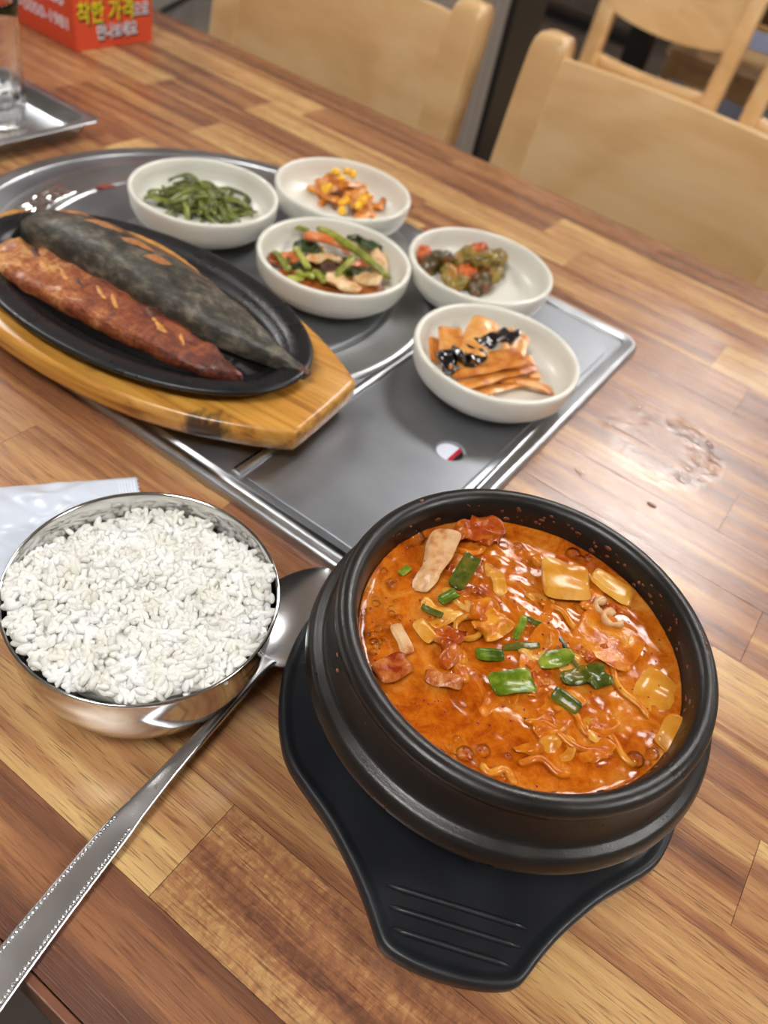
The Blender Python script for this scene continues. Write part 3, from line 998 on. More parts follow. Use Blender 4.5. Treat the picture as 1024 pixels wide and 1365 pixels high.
food('red_sauce', xf(blob(3.9, 3.6, .4, 40, 8, .16, 1.0, 3)), MT['ksauce'], 'thin pool of red kimchi sauce under the radish greens', 'sauce', None, 'C', 0, 0, .1)
gC = 'radish kimchi pieces in the dish'
stick('C', 'radish_green', (424, 304), (520, 372), 1.9, 1.1, .30, .24, MT['kstem'], 'longest pale green radish stem lying diagonally on top', 'kimchi', gC, .35)
stick('C', 'radish_green', (474, 343), (448, 368), 1.7, 1.3, .22, .18, MT['kstem'], 'short green radish stem on top of the white piece', 'kimchi', gC)
stick('C', 'radish_green', (392, 330), (412, 360), 1.2, .9, .2, .2, MT['kstem'], 'green radish stem leaning left of the white piece', 'kimchi', gC)
stick('C', 'radish_green', (365, 335), (386, 362), .9, .7, .19, .22, MT['kstem'], 'green radish stem at the left end of its dish', 'kimchi', gC)
stick('C', 'radish_green', (418, 362), (434, 378), .8, .7, .2, .22, MT['kstem'], 'green radish stem lowest at the dish front', 'kimchi', gC)
stick('C', 'radish_green', (500, 336), (518, 336), .9, .6, .16, .14, MT['kstem'], 'small yellow-green stem bit at the right rear of its dish', 'kimchi', gC)
stick('C', 'radish_rib', (405, 314), (478, 336), 1.7, 1.3, .36, .28, MT['korange'], 'pinkish orange rib lying behind the long green stem', 'kimchi', gC, .25)
stick('C', 'radish_rib', (395, 304), (412, 310), 1.5, 1.6, .17, .2, MT['kstem'], 'pale yellow stem tip at the rear left of the heap', 'kimchi', gC)
for i, (px, py, z, L, w_, rz, mt, lb) in enumerate([(430, 345, 1.1, 2.0, 1.3, .5, 'kwhite', 'white radish leaf base at the heart of the heap'), (458, 378, .9, 1.9, 1.4, .2, 'kwhite', 'white radish leaf base at the dish front'),
        (505, 352, .8, 1.7, 1.0, -.7, 'kwhite', 'whitish radish piece near the right dish wall'), (385, 345, .7, 1.5, .9, .9, 'korange', 'reddish radish piece at the left of its dish'), (490, 372, .7, 1.6, .9, .2, 'kwhite', 'whitish radish piece right of the front leaf base'),
        (410, 328, .9, 1.5, 1.1, .3, 'kleaf', 'dark green leaf under the orange rib'), (490, 322, 1.2, 1.9, 1.2, -.5, 'kleaf', 'dark green leaf at the rear right of the heap'), (470, 310, 1.2, 1.6, .9, -.3, 'kleaf', 'dark green leaf behind the long stem'),
        (478, 362, .8, 1.6, .9, .8, 'kleaf', 'dark leaf between the two white pieces'), (430, 362, .7, 1.4, .8, .4, 'kleaf', 'dark leaf at the front under the white piece'), (372, 348, .6, 1.3, .8, .5, 'ksauce', 'red sauce-soaked leaf bit at the far left of its dish')]):
    x, y = in_dish('C', px, py, z)
    food('radish_leaf' if mt == 'kleaf' else 'radish_piece', slab(L * 1.35, w_ * 1.4, .42 if mt != 'kleaf' else .2, 14, 8, rnd.uniform(-.8, .8), rnd.uniform(-.9, .9), rnd.uniform(-.5, .5), .3, 1.5, i, 3), MT[mt], lb, 'kimchi', gC, 'C', x, y, z, (rnd.uniform(-.35, .35), rnd.uniform(-.3, .3), rz))

for i in range(12):
    px, py = rnd.uniform(372, 515), rnd.uniform(328, 372)
    x, y = in_dish('C', px, py, .55)
    if math.hypot(x, y) > 3.6: continue
    mt = ('kleaf', 'korange', 'kstem')[i % 3]
    food('kimchi_scrap', slab(rnd.uniform(1.1, 1.9), rnd.uniform(.5, .9), .18, 12, 6, rnd.uniform(-.8, .8), rnd.uniform(-.9, .9), 0, .25, 1.8, i + 40, 3), MT[mt],
         {'kleaf': 'small dark leaf scrap deep in the radish kimchi', 'korange': 'small orange-stained scrap deep in the radish kimchi', 'kstem': 'small green stem scrap deep in the radish kimchi'}[mt], 'kimchi', gC, 'C', x, y, rnd.uniform(.45, .8), (rnd.uniform(-.3, .3), rnd.uniform(-.3, .3), rnd.uniform(0, 3)))

# D: seasoned vegetable chunks
gD = 'seasoned vegetable chunks in the dish'
for i, (px, py, z, r, mt, lb) in enumerate([(566, 338, .9, .5, 'veg_red', 'orange-red chunk at the left end of the row'), (574, 352, .5, .62, 'veg_dark', 'dark green chunk below the orange one at left'), (590, 345, .9, .5, 'veg_dark', 'dark chunk with reddish edge third from left'),
        (600, 368, .4, .5, 'veg', 'small green chunk bridging the two heaps'), (622, 345, .9, .62, 'veg', 'olive chunk at the rear left of the larger heap'), (638, 336, 1.3, .55, 'veg_red', 'reddish chunk on top of the larger heap'),
        (647, 350, 1.5, .7, 'veg', 'pale yellow-green chunk at the middle of the larger heap'), (662, 348, 1.0, .66, 'veg', 'green chunk at the right end of the larger heap'), (624, 368, .6, .6, 'veg_red', 'red-brown chunk at the front left of the larger heap'),
        (645, 374, .6, .7, 'veg_dark', 'purplish dark chunk at the front of the larger heap'), (612, 378, .35, .5, 'veg', 'olive chunk lowest at the front of the larger heap'), (634, 385, .4, .5, 'veg_dark', 'dark green leafy chunk at the very front'), (655, 366, .9, .6, 'veg', 'olive chunk at the front right of the larger heap')]):
    x, y = in_dish('D', px, py, z)
    r *= 1.55
    food('vegetable_chunk', blob(r * rnd.uniform(1, 1.35), r * rnd.uniform(.75, 1), r * .75, 18, 12, .26, 1.9, i), MT[mt], lb, 'vegetable', gD, 'D', x, y, z, (rnd.uniform(-.4, .4), rnd.uniform(-.4, .4), rnd.uniform(0, 3)))

# E: fish cake strips with black mushrooms
gE = 'fish cake strips in the dish'
for i, (a, b, z0, z1, w_, cu, lb) in enumerate([((606, 492), (690, 478), 1.0, 1.6, 1.5, .6, 'broad fish cake strip across the front of the heap'), ((620, 512), (706, 487), .8, 1.2, .9, .4, 'narrow fish cake strip beneath the broad one at front'),
        ((604, 470), (600, 442), 1.4, 1.5, 1.2, .5, 'folded fish cake piece at the rear left of the heap'), ((628, 470), (648, 432), 1.7, 1.7, 1.5, -.4, 'square fish cake piece standing at the rear middle'), ((650, 440), (660, 452), 1.6, 1.4, .9, .8, 'small curled fish cake piece at the rear top'),
        ((680, 480), (692, 445), 1.4, 1.8, 1.2, .9, 'fish cake strip folded upright at the right of the mushrooms'), ((668, 500), (732, 517), .8, .5, .75, .3, 'thin fish cake strip pointing to the right dish wall'), ((580, 455), (582, 475), .9, .7, .7, .6, 'small fish cake piece at the far left dish wall'),
        ((645, 522), (700, 505), .4, .5, .8, .3, 'fish cake strip lying lowest at the front'), ((700, 480), (712, 500), .9, .8, .7, .5, 'fish cake piece tucked behind the pointing strip')]):
    x0, y0 = in_dish('E', *a, z0); x1, y1 = in_dish('E', *b, z1)
    L = math.sqrt((x1 - x0) ** 2 + (y1 - y0) ** 2 + (z1 - z0) ** 2) + .8
    g = slab(L, w_ * 1.35, .34, 18, 8, rnd.uniform(-.5, .35), cu, rnd.uniform(-.4, .4), .12, 1.1, i, 7)
    food('fish_cake_strip', g, MT['fishcake'], lb, 'fish cake', gE, 'E', (x0 + x1) / 2, (y0 + y1) / 2, (z0 + z1) / 2, (rnd.uniform(-.25, .25), -math.atan2(z1 - z0, math.hypot(x1 - x0, y1 - y0)), math.atan2(y1 - y0, x1 - x0)))
for i, (px, py, z, lb) in enumerate([(596, 484, .9, 'black mushroom at the left end of the dark row'), (612, 476, 1.1, 'black mushroom second from the left end of the dark row'), (634, 468, 1.3, 'glossy black mushroom mid row'), (655, 456, 1.6, 'roundest black mushroom near the top of the heap'), (674, 446, 1.6, 'small black mushroom at the rear end of the row'), (622, 484, .7, 'black mushroom bit under the broad fish cake strip')]):
    x, y = in_dish('E', px, py, z)
    z += .34; x, y = in_dish('E', px, py, z)
    food('black_mushroom', slab(1.9, 1.4, .22, 14, 10, rnd.uniform(-1, 1), rnd.uniform(-1.2, 1.2), rnd.uniform(-.5, .5), .55, 1.3, i, 3), MT['mushroom'], lb, 'mushroom', 'black mushrooms in the dish', 'E', x, y, z, (rnd.uniform(-.4, .4), rnd.uniform(-.4, .4), rnd.uniform(0, 3)))

# ------------------------------------------------------------------ rice bowl and rice
RB = at_cm(-15.2, 13.4, 0)
rprof = [(0, .25), (2.9, .25), (3.0, 0), (3.25, 0), (3.4, .2), (4.1, .75), (4.7, 1.6), (5.0, 2.6), (5.1, 3.6), (5.13, 4.5), (5.19, 4.63), (5.18, 4.7), (5.1, 4.71), (5.05, 4.62), (5.02, 3.6), (4.92, 2.6), (4.6, 1.65), (4.0, .85), (3.2, .42), (0, .38)]
rice_bowl = mk('rice_bowl', cmg(lathe(rprof, 96)), MT['steel_mirror'], loc=RB)
tag(rice_bowl, 'polished stainless steel bowl heaped with white rice', 'bowl')


def rice_mat():
    m = Mat('steamed_rice')
    n1 = m.noise(m.coord(), 90, 3)
    m.set(Base_Color=m.ramp(n1, [(.3, lin(222, 220, 209)), (.55, lin(232, 232, 228)), (.75, lin(239, 240, 241))]), Roughness=.3, Coat_Weight=.15, Coat_Roughness=.1)
    return m.m


def rice_h(x, y):
    """height of the rice surface, cm above the table, bowl-local x, y"""
    r = math.hypot(x, y)
    h = 4.66 - .045 * r * r * .22
    h += .42 * nz((x, y, 0), .55, 2) + .34 * nz((x, y, 0), 1.2, 7)
    back = (y * .75 - x * .55)                       # the far-left side has been dug lower
    h -= .85 * max(0, min(1, (back - 1.0) / 1.8))
    h += .75 * math.exp(-((x - .1) ** 2 + (y - 3.3) ** 2) / .8)
    h += .35 * math.exp(-((x - 2.2) ** 2 + (y - 3.3) ** 2) / 1.5)
    h += .25 * max(0, -y - 1.5) * .55
    return h


def grain(n=8, k=6):
    V, Fc = blob(.30, .125, .115, n, k)
    return [Vector((p.x, p.y * (1 - .18 * (p.x / .3)), p.z + .05 * (p.x / .3) ** 2 * .5)) for p in V], Fc


# blob's poles lie on z; re-orient so the long axis is the pole axis
def grain2(n=8, k=7):
    V, Fc = blob(.135, .145, .275, n, k)
    return [Vector((p.z, p.x, p.y + .25 * p.z * p.z)) for p in V], Fc


rg = random.Random(3)
G = grain2()
V, Fc = [], []
cnt = 0
for layer, num in ((-.06, 1100), (.01, 1000), (.08, 420)):
    for i in range(num):
        a = rg.uniform(0, 2 * PI); r = 4.92 * math.sqrt(rg.random())
        x, y = r * math.cos(a), r * math.sin(a)
        z = rice_h(x, y) + layer + rg.uniform(-.07, .09)
        tilt = rg.gauss(0, .38) if rg.random() < .8 else rg.uniform(-1.3, 1.3)
        e = Euler((rg.uniform(0, 6.3), tilt, rg.uniform(0, 6.3)), 'XYZ').to_matrix()
        s = rg.uniform(.82, 1.12)
        n0 = len(V)
        for p in G[0]:
            q = e @ (p * s)
            V.append(((x + q.x) * CM, (y + q.y) * CM, (z + q.z) * CM))
        Fc += [tuple(t + n0 for t in f) for f in G[1]]
# packed body of rice beneath the loose grains
NB = 44
n0 = len(V)
for i in range(NB + 1):
    for j in range(72):
        r = 4.85 * i / NB; a = 2 * PI * j / 72
        x, y = r * math.cos(a), r * math.sin(a)
        V.append((x * CM, y * CM, (rice_h(x, y) - .05 + .07 * nz((x, y, 0), 3.2, 1)) * CM))
for i in range(NB):
    for j in range(72):
        j2 = (j + 1) % 72
        Fc.append((n0 + i * 72 + j, n0 + (i + 1) * 72 + j, n0 + (i + 1) * 72 + j2, n0 + i * 72 + j2))
n1 = len(V)
for j in range(72):
    a = 2 * PI * j / 72
    V.append((3.1 * math.cos(a) * CM, 3.1 * math.sin(a) * CM, .5 * CM))
for j in range(72):
    j2 = (j + 1) % 72
    Fc.append((n0 + NB * 72 + j, n1 + j, n1 + j2, n0 + NB * 72 + j2))
Fc.append(tuple(n1 + j for j in reversed(range(72))))
tag(mk('steamed_rice', (V, Fc), rice_mat(), loc=RB), 'heap of steamed white rice filling the steel bowl', 'rice', kind='stuff')
rice_stray = mk('rice_grain', cmg(xf(G, (0, 0, .12), (0, 0, .4))), rice_mat(), loc=at_cm(-15.6, 8.25, 3.55) + Vector((0, 0, 0)))
bpy.data.objects.remove(rice_stray)

# ------------------------------------------------------------------ spoon
SP = at_cm(-11.0, 14.0, 0)
spoon = thing('spoon', 'long stainless steel spoon with beaded handle between rice bowl and pot', 'spoon', SP)
tipP, neckP = Vector((-12.25, 22.0)), Vector((-10.95, 15.9))
ax = (tipP - neckP).normalized(); sd = Vector((ax.y, -ax.x))
V, Fc = [], []
NU, NV = 28, 16
Lb, Wb = (tipP - neckP).length, 4.05
def spoon_pt(u, v, off):
    # u 0 neck .. 1 tip ; v -1..1
    x = u * Lb
    w_ = Wb / 2 * (math.sin(PI * min(1, max(0, u)) ** .86)) ** .62
    y = v * w_
    depth = .85 * (math.sin(PI * u ** .9) ** .8) * (1 - v * v)
    z = .95 - .12 * u - depth * .95 + off
    c = neckP + ax * x + sd * y
    return (c.x, c.y, max(z, .03 + off))
N = (NU + 1) * (NV + 1)
for s in (0, 1):
    for i in range(NU + 1):
        u = min(max(i / NU, .012), .9985)
        for j in range(NV + 1):
            V.append(spoon_pt(u, -1 + 2 * j / NV, 0 if s == 0 else .1))
for i in range(NU):
    for j in range(NV):
        a = i * (NV + 1) + j
        Fc.append((a, a + NV + 1, a + NV + 2, a + 1)); Fc.append((N + a, N + a + 1, N + a + NV + 2, N + a + NV + 1))
for i in range(NU):
    for j in (0, NV):
        a = i * (NV + 1) + j
        q = (a, a + NV + 1, N + a + NV + 1, N + a)
        Fc.append(q if j else q[::-1])
for i in (0, NU):
    for j in range(NV):
        a = i * (NV + 1) + j
        q = (a, a + 1, N + a + 1, N + a)
        Fc.append(q if i == 0 else q[::-1])
mk('bowl', wl(cmg((V, Fc)), SP), MT['spoon'], spoon, autosmooth=60)
# handle stations: x, y, z, half width, half thickness
hs = [(-11.02, 16.25, .93, .42, .12), (-10.9, 15.6, .95, .27, .16), (-10.75, 14.2, 1.0, .23, .17), (-10.6, 12.0, .95, .27, .15), (-10.5, 10.0, .8, .33, .12), (-10.42, 8.4, .62, .43, .10), (-10.36, 7.5, .53, .52, .09),
      (-10.12, 5.4, .38, .58, .08), (-9.78, 3.0, .28, .64, .08), (-9.44, 1.0, .24, .68, .08), (-9.3, .2, .24, .62, .07), (-9.25, -.1, .24, .35, .05)]
hh = interp(hs, 80)
rings = []
for i, (x, y, z, w_, t_) in enumerate(hh):
    a, b = hh[max(i - 1, 0)], hh[min(i + 1, len(hh) - 1)]
    d = Vector((b[0] - a[0], b[1] - a[1])).normalized(); s_ = Vector((d.y, -d.x))
    R = []
    flat = max(0, min(1, (8.6 - y) / 1.4))
    for k in range(20):
        th = 2 * PI * k / 20
        cx_, sz = math.cos(th), math.sin(th)
        dip = -.05 * flat * max(0, 1 - (abs(cx_) / .62) ** 4) if sz > 0 else 0
        yy = w_ * math.copysign(abs(cx_) ** .7, cx_); zz = t_ * math.copysign(abs(sz) ** .7, sz) + dip
        R.append((x + s_.x * yy, y + s_.y * yy, z + zz))
    rings.append(R)
mk('handle', wl(cmg(rings_loft(rings)), SP), MT['spoon'], spoon)
bd = blob(.08, .08, .07, 8, 5)
beads = []
y = 7.7
while y > .6:
    for i in range(len(hh) - 1):
        if hh[i][1] >= y > hh[i + 1][1]:
            f = (hh[i][1] - y) / (hh[i][1] - hh[i + 1][1]); st_ = [p + (q - p) * f for p, q in zip(hh[i], hh[i + 1])]
            for s in (-1, 1):
                beads.append(xf(bd, (st_[0] + s * (st_[3] - .15), y, st_[2] + st_[4] - .015)))
            break
    y -= .17
tag(mk('bead_border', wl(cmg(join(*beads)), SP), MT['spoon'], spoon), kind='stuff')

# ------------------------------------------------------------------ wet-wipe sachet
SC = Vector((-.2275, .1985, 0))
sach = thing('wet_wipe_sachet', 'white plastic sachet with a crimped end behind the rice bowl', 'sachet', at_cm(-25.4, 15.0, 0))
sl = Vector((-.60, -.80)); sw = Vector((.80, -.60))
P0 = Vector((-23.55, 20.45))


def sach_pt(u, v, side):
    """u along the length 0..15, v across 0..6.3 cm"""
    c = P0 + sl * u + sw * v
    body_ = max(0, min(1, (u - 1.1) / 1.6)) * max(0, min(1, (13.6 - u) / 1.2))
    ed = max(0.0, math.sin(PI * min(1, max(0, v / 6.3)))) ** .55
    z = .55 * body_ * ed
    wr = nz((u, v * 1.2, 0), .55, 4) * .25 + (.32 - abs(nz((u * .9 + v * .7, v * .6, 0), .75, 9))) * .75 * body_ + (.3 - abs(nz((u * .5 - v * .9, v * .3, 0), .8, 21))) * .45 * body_
    wr += .22 * body_ * math.exp(-((v - 1.2 - .2 * u * .1) ** 2) / .12) * (.5 + .5 * nz((u, 0, 0), .6, 3))
    z += wr * (.25 + .75 * body_) * ed
    if u < 1.1: z += .018 * math.sin(v * 14) + .012 * math.sin(u * 24)
    z = max(z, 0) + .06
    return (c.x, c.y, z * 1.0 + .02 if side else .012)


V, Fc = [], []
NU, NV = 70, 44
for s in (1, 0):
    for i in range(NU + 1):
        u = 15 * (i / NU)
        for j in range(NV + 1):
            v = 6.3 * j / NV
            uu = u - (.11 if (i == 0 and j % 2) else 0)
            V.append(sach_pt(uu, v, s))
N = (NU + 1) * (NV + 1)
for i in range(NU):
    for j in range(NV):
        a = i * (NV + 1) + j
        Fc.append((a, a + NV + 1, a + NV + 2, a + 1)); Fc.append((N + a, N + a + 1, N + a + NV + 2, N + a + NV + 1))
for i in range(NU):
    for j in (0, NV):
        a = i * (NV + 1) + j
        q = (a, N + a, N + a + NV + 1, a + NV + 1)
        Fc.append(q if j == 0 else q[::-1])
for i in (0, NU):
    for j in range(NV):
        a = i * (NV + 1) + j
        q = (a, a + 1, N + a + 1, N + a)
        Fc.append(q if i == 0 else q[::-1])
mk('wrapper', wl(cmg((V, Fc)), sach.location), Mat('white_plastic_film').set(Base_Color=lin(206, 214, 228), Roughness=.3, Coat_Weight=.3, Coat_Roughness=.1).m, sach)
ribs = []
for k in range(6):
    u = .12 + k * .15
    ribs.append(tube([(*(P0 + sl * u + sw * v), .085 + max(0, sach_pt(u, v, 1)[2] - .085)) for v in [.15 + 6.0 * t / 20 for t in range(21)]], .028, 6))
tag(mk('crimp_ribs', wl(cmg(join(*ribs)), sach.location), Mat('white_plastic_rib').set(Base_Color=lin(232, 238, 247), Roughness=.3).m, sach), kind='stuff')

# ------------------------------------------------------------------ pot tray (under-plate)
PC = Vector((-2.49, 20.24))
ad = Vector((.4, -.9165)); pd = Vector((.9165, .4))
halfo = [(10.45, 0), (10.38, 1.1), (10.2, 1.95), (10.0, 2.38), (9.65, 2.65), (8.9, 3.1), (8.0, 3.75), (7.2, 4.45), (6.4, 5.2), (5.6, 6.15), (4.9, 7.0)]
TO = []
for a, p in reversed(halfo): TO.append((a, -p))
for a, p in halfo[1:]: TO.append((a, p))
r0 = 8.65
a_s = math.atan2(7.15, 4.85)
arc = []
for k in range(1, 60):
    t = a_s + (2 * PI - 2 * a_s) * k / 60
    arc.append((r0 * math.cos(t), r0 * math.sin(t)))
TO = TO + arc
TO = smooth_poly(TO, 1)
TRL = Vector((PC.x * CM, PC.y * CM, 0))
ptray = thing('pot_tray', 'black moulded under-tray with a tapered grip beneath the stew pot', 'tray', TRL, math.atan2(ad.y, ad.x))
# local frame: x = along grip, y = left of it
mk('body', cmg(prism(TO, [(.5, .0), (.2, .05), (.03, .55), (0, .9), (.03, 1.12), (.14, 1.22), (.3, 1.2), (.45, 1.06), (.62, 1.0)])), MT['tray_black'], ptray, autosmooth=60)
for a, p0, p1 in ((8.02, -2.6, 2.55), (8.7, -2.4, 2.35), (9.38, -2.1, 2.05)):
    pts = [(a + .1 * (i / 10 - .5), p0 + (p1 - p0) * i / 10, 1.03) for i in range(11)]
    mk('grip_ridge', cmg(tube(pts, [(.12 if 0 < i < 10 else .06, .13 if 0 < i < 10 else .05) for i in range(11)], 10)), MT['tray_black'], ptray)

# ------------------------------------------------------------------ stew pot
pprof = [(0, 1.02), (5.2, 1.02), (5.5, 1.1), (6.4, 2.2), (7.1, 3.4), (7.45, 4.3), (7.62, 4.56), (7.9, 4.66), (7.99, 4.74), (8.02, 4.86), (7.99, 5.0), (7.9, 5.3), (7.82, 5.42), (7.7, 5.48), (7.52, 5.52), (7.42, 5.58), (7.35, 5.7), (7.22, 6.1), (7.1, 6.5), (7.05, 6.72), (7.06, 6.8), (7.14, 6.88), (7.2, 7.0), (7.21, 7.2), (7.14, 7.38), (7.0, 7.49),
         (6.8, 7.52), (6.6, 7.46), (6.45, 7.3), (6.34, 6.9), (6.26, 6.3), (6.14, 5.4), (5.7, 3.6), (5.0, 2.4), (0, 2.0)]
PZ = Vector((PC.x * CM, PC.y * CM, 0))
pot = thing('stew_pot', 'black stoneware pot full of bubbling red kimchi stew', 'pot', PZ)
mk('body', cmg(lathe(pprof, 128)), MT['pot'], pot)
# dried splashes of stew on the inner wall and rim
rs = random.Random(8)
sp = []
for i in range(85):
    a = rs.gauss(math.radians(70), .95); zz = rs.uniform(6.45, 7.2) if rs.random() < .9 else 7.5
    r = 6.25 + (zz - 6.3) * .13 if zz < 7.3 else 6.85
    s = rs.uniform(.02, .085)
    sp.append(xf(blob(s, s * rs.uniform(1, 2.2), s * .35, 7, 5, .03, 8, i), (r * math.cos(a), r * math.sin(a), zz), (0, -1.45 if zz < 7.3 else 0, a)))
for a, r, zz in [(math.radians(205), 7.1, 7.3), (math.radians(160), 6.9, 7.5), (math.radians(35), 6.9, 7.5), (math.radians(228), 7.12, 6.4), (math.radians(232), 7.2, 6.2), (math.radians(250), 7.1, 6.3)]:
    s = .08
    sp.append(xf(blob(s, s * 1.3, s * .5, 7, 5, .03, 8, 2), (r * math.cos(a), r * math.sin(a), zz), (0, 0, a)))
tag(mk('stew_splashes', cmg(join(*sp)), simple('dried_stew', lin(118, 66, 40), .4, var=.4, vs=300), pot), kind='stuff')


def broth_mat():
    m = Mat('kimchi_broth')
    c = m.coord()
    n1 = m.noise(c, 45, 7, .68, 1.2); n2 = m.noise(c, 210, 6, .7, .8); n3 = m.noise(c, 900, 3)
    a = m.math('ADD', m.math('MULTIPLY', n1, .75), m.math('MULTIPLY', n2, .35))
    col = m.ramp(a, [(.36, lin(124, 46, 4)), (.48, lin(164, 76, 8)), (.57, lin(188, 100, 18)), (.70, lin(200, 132, 52))])
    col = m.mix(m.math('MULTIPLY', m.ramp(n3, [(.66, 0.0), (.72, 1.0)]), .5), col, lin(150, 26, 6))
    m.set(Base_Color=col, Roughness=.09, Subsurface_Weight=.12, Subsurface_Radius=(.006, .002, .0006), Coat_Weight=.0, Coat_Roughness=.03)
    m.b.inputs['Specular IOR Level'].default_value = .3
    m.b.inputs['Subsurface Scale'].default_value = .7
    m.bump(m.math('ADD', m.math('MULTIPLY', n2, 1.0), m.math('MULTIPLY', n3, .15)), .07, .001)
    return m.m


BZ = 6.24


def broth_z(x, y):
    r = math.hypot(x, y)
    h = BZ + .03 * nz((x, y, 0), .8, 3) + .03 * nz((x, y, 0), 1.9, 5) + .016 * nz((x, y, 0), 3.6, 6) + .004 * nz((x, y, 0), 6.5, 8)
    h += .10 * max(0, (r - 5.85) / .4) ** 2
    return h


V, Fc = [], []
NB, NS = 90, 220
for i in range(NB + 1):
    for j in range(NS):
        r = 6.24 * i / NB; a = 2 * PI * j / NS
        x, y = r * math.cos(a), r * math.sin(a)
        V.append((x, y, broth_z(x, y)))
for i in range(NB):
    for j in range(NS):
        j2 = (j + 1) % NS
        Fc.append((i * NS + j, (i + 1) * NS + j, (i + 1) * NS + j2, i * NS + j2))
n1 = len(V)
for j in range(NS):
    a = 2 * PI * j / NS; V.append((5.95 * math.cos(a), 5.95 * math.sin(a), 5.2))
for j in range(NS):
    j2 = (j + 1) % NS
    Fc.append((NB * NS + j, n1 + j, n1 + j2, NB * NS + j2))
Fc.append(tuple(n1 + j for j in reversed(range(NS))))
tag(mk('stew_broth', cmg((V, Fc)), broth_mat(), loc=PZ), 'simmering orange-red kimchi broth filling the black pot', 'stew', kind='stuff')


def stew_xy(px, py, z):
    p = at(px, py, z * CM) * 100
    return p.x - PC.x, p.y - PC.y


MT['onion_green'] = food_mat('green_onion', [(.3, lin(56, 74, 8)), (.5, lin(92, 114, 20)), (.72, lin(150, 158, 60))], 130, .2, .0, sss=0, spec=.3, bs=.25, bsc=300)
MT['onion_dark'] = food_mat('dark_green_onion', [(.3, lin(40, 48, 10)), (.5, lin(74, 82, 22)), (.72, lin(136, 104, 32))], 130, .2, .0, sss=0, spec=.3, bs=.25, bsc=300)
MT['cabbage'] = food_mat('stewed_cabbage', [(.3, lin(178, 100, 20)), (.5, lin(198, 132, 40)), (.72, lin(216, 164, 80))], 70, .2, .0, sss=0, spec=.3, bs=.2, bsc=200)
MT['cabbage_red'] = food_mat('red_kimchi_leaf', [(.3, lin(142, 46, 8)), (.5, lin(168, 74, 16)), (.72, lin(196, 116, 40))], 150, .2, .0, sss=0, spec=.3, bs=.5, bsc=300)
MT['kimchi_bright'] = food_mat('bright_kimchi', [(.3, lin(172, 80, 10)), (.5, lin(196, 108, 18)), (.72, lin(214, 148, 48))], 150, .2, .0, sss=0, spec=.3, bs=.5, bsc=300)
MT['pork'] = food_mat('stewed_pork', [(.3, lin(176, 104, 54)), (.45, lin(204, 156, 108)), (.7, lin(220, 186, 144))], 130, .2, .0, sss=0, spec=.3, bs=.4, bsc=350)
MT['pork_chili'] = food_mat('chili_pork', [(.3, lin(132, 40, 12)), (.5, lin(178, 98, 42)), (.72, lin(204, 150, 96))], 180, .2, .0, sss=0, spec=.3, bs=.5, bsc=400)

rw = random.Random(77)


def bit(name, px, py, L, w_, T, ang, mat, label, cat, dz=.12, tilt=(0, 0), bend=0.3, curl=0.3, twist=0.0, ns=.12, p=5, t0=1, t1=1, group=None, nsc=1.4):
    """stew ingredient floating at the broth surface; ang = photograph angle handled in table axes"""
    x, y = stew_xy(px, py, BZ + dz)
    z = broth_z(x, y) + dz
    o = mk(name, cmg(slab(L, w_, T, 18, 8, bend, curl, twist, ns, nsc, rw.uniform(0, 50), p, t0, t1)), MT[mat], loc=PZ + Vector((x, y, z)) * CM, rot=(tilt[0], tilt[1], ang))
    return tag(o, label, cat, group)


def line_bit(name, a, b, w_, T, mat, label, cat, dz=(.1, .1), **kw):
    x0, y0 = stew_xy(*a, BZ + dz[0]); x1, y1 = stew_xy(*b, BZ + dz[1])
    L = math.hypot(x1 - x0, y1 - y0)
    cx, cy = (x0 + x1) / 2, (y0 + y1) / 2
    z0, z1 = broth_z(x0, y0) + dz[0], broth_z(x1, y1) + dz[1]
    g = dict(bend=.25, curl=.3, twist=0, ns=.1, nsc=1.4, p=5, t0=1, t1=1, group=None, roll=0)
    g.update(kw)
    o = mk(name, cmg(slab(math.sqrt(L * L + (z1 - z0) ** 2), w_, T, 18, 8, g['bend'], g['curl'], g['twist'], g['ns'], g['nsc'], rw.uniform(0, 50), g['p'], g['t0'], g['t1'])), MT[mat],
           loc=PZ + Vector((cx, cy, (z0 + z1) / 2)) * CM, rot=(g['roll'], -math.atan2(z1 - z0, L), math.atan2(y1 - y0, x1 - x0)))
    return tag(o, label, cat, g['group'])


gO = 'green onion pieces in the stew'
line_bit('pork_slice', (598, 708), (560, 792), 1.3, .22, 'pork', 'long pale pork slice slanting up at the rear left of the stew', 'pork', (.42, .0), roll=.35, bend=.35, t0=1, t1=.7, ns=.18, p=5)
line_bit('kimchi_clump', (608, 706), (668, 700), 1.15, .5, 'cabbage_red', 'rough red kimchi clump at the rear wall of the pot', 'kimchi', (.4, .4), ns=.45, nsc=2.2, p=4, bend=-.5)
line_bit('kimchi_clump', (640, 722), (662, 712), .8, .4, 'cabbage_red', 'small red kimchi bit just below the rear clump', 'kimchi', (.22, .25), ns=.4, nsc=2.4)
line_bit('green_onion', (632, 742), (606, 784), .8, .16, 'onion_dark', 'dark green onion tube leaning beside the pork slice', 'green onion', (.28, .12), group=gO, curl=1.6, bend=.1, ns=.03, p=9)
line_bit('green_onion', (586, 802), (610, 790), .55, .14, 'onion_green', 'green onion ring with yellow core near the pork slice', 'green onion', (.2, .2), group=gO, curl=2.6, bend=-.4, ns=.03)
line_bit('green_onion', (562, 808), (590, 822), .32, .12, 'onion_dark', 'narrow green onion strip left of the bright kimchi', 'green onion', (.2, .2), group=gO, ns=.03, p=9)
line_bit('green_onion', (534, 766), (546, 756), .35, .1, 'onion_green', 'tiny bright green onion bit at the far left', 'green onion', (.1, .1), group=gO)
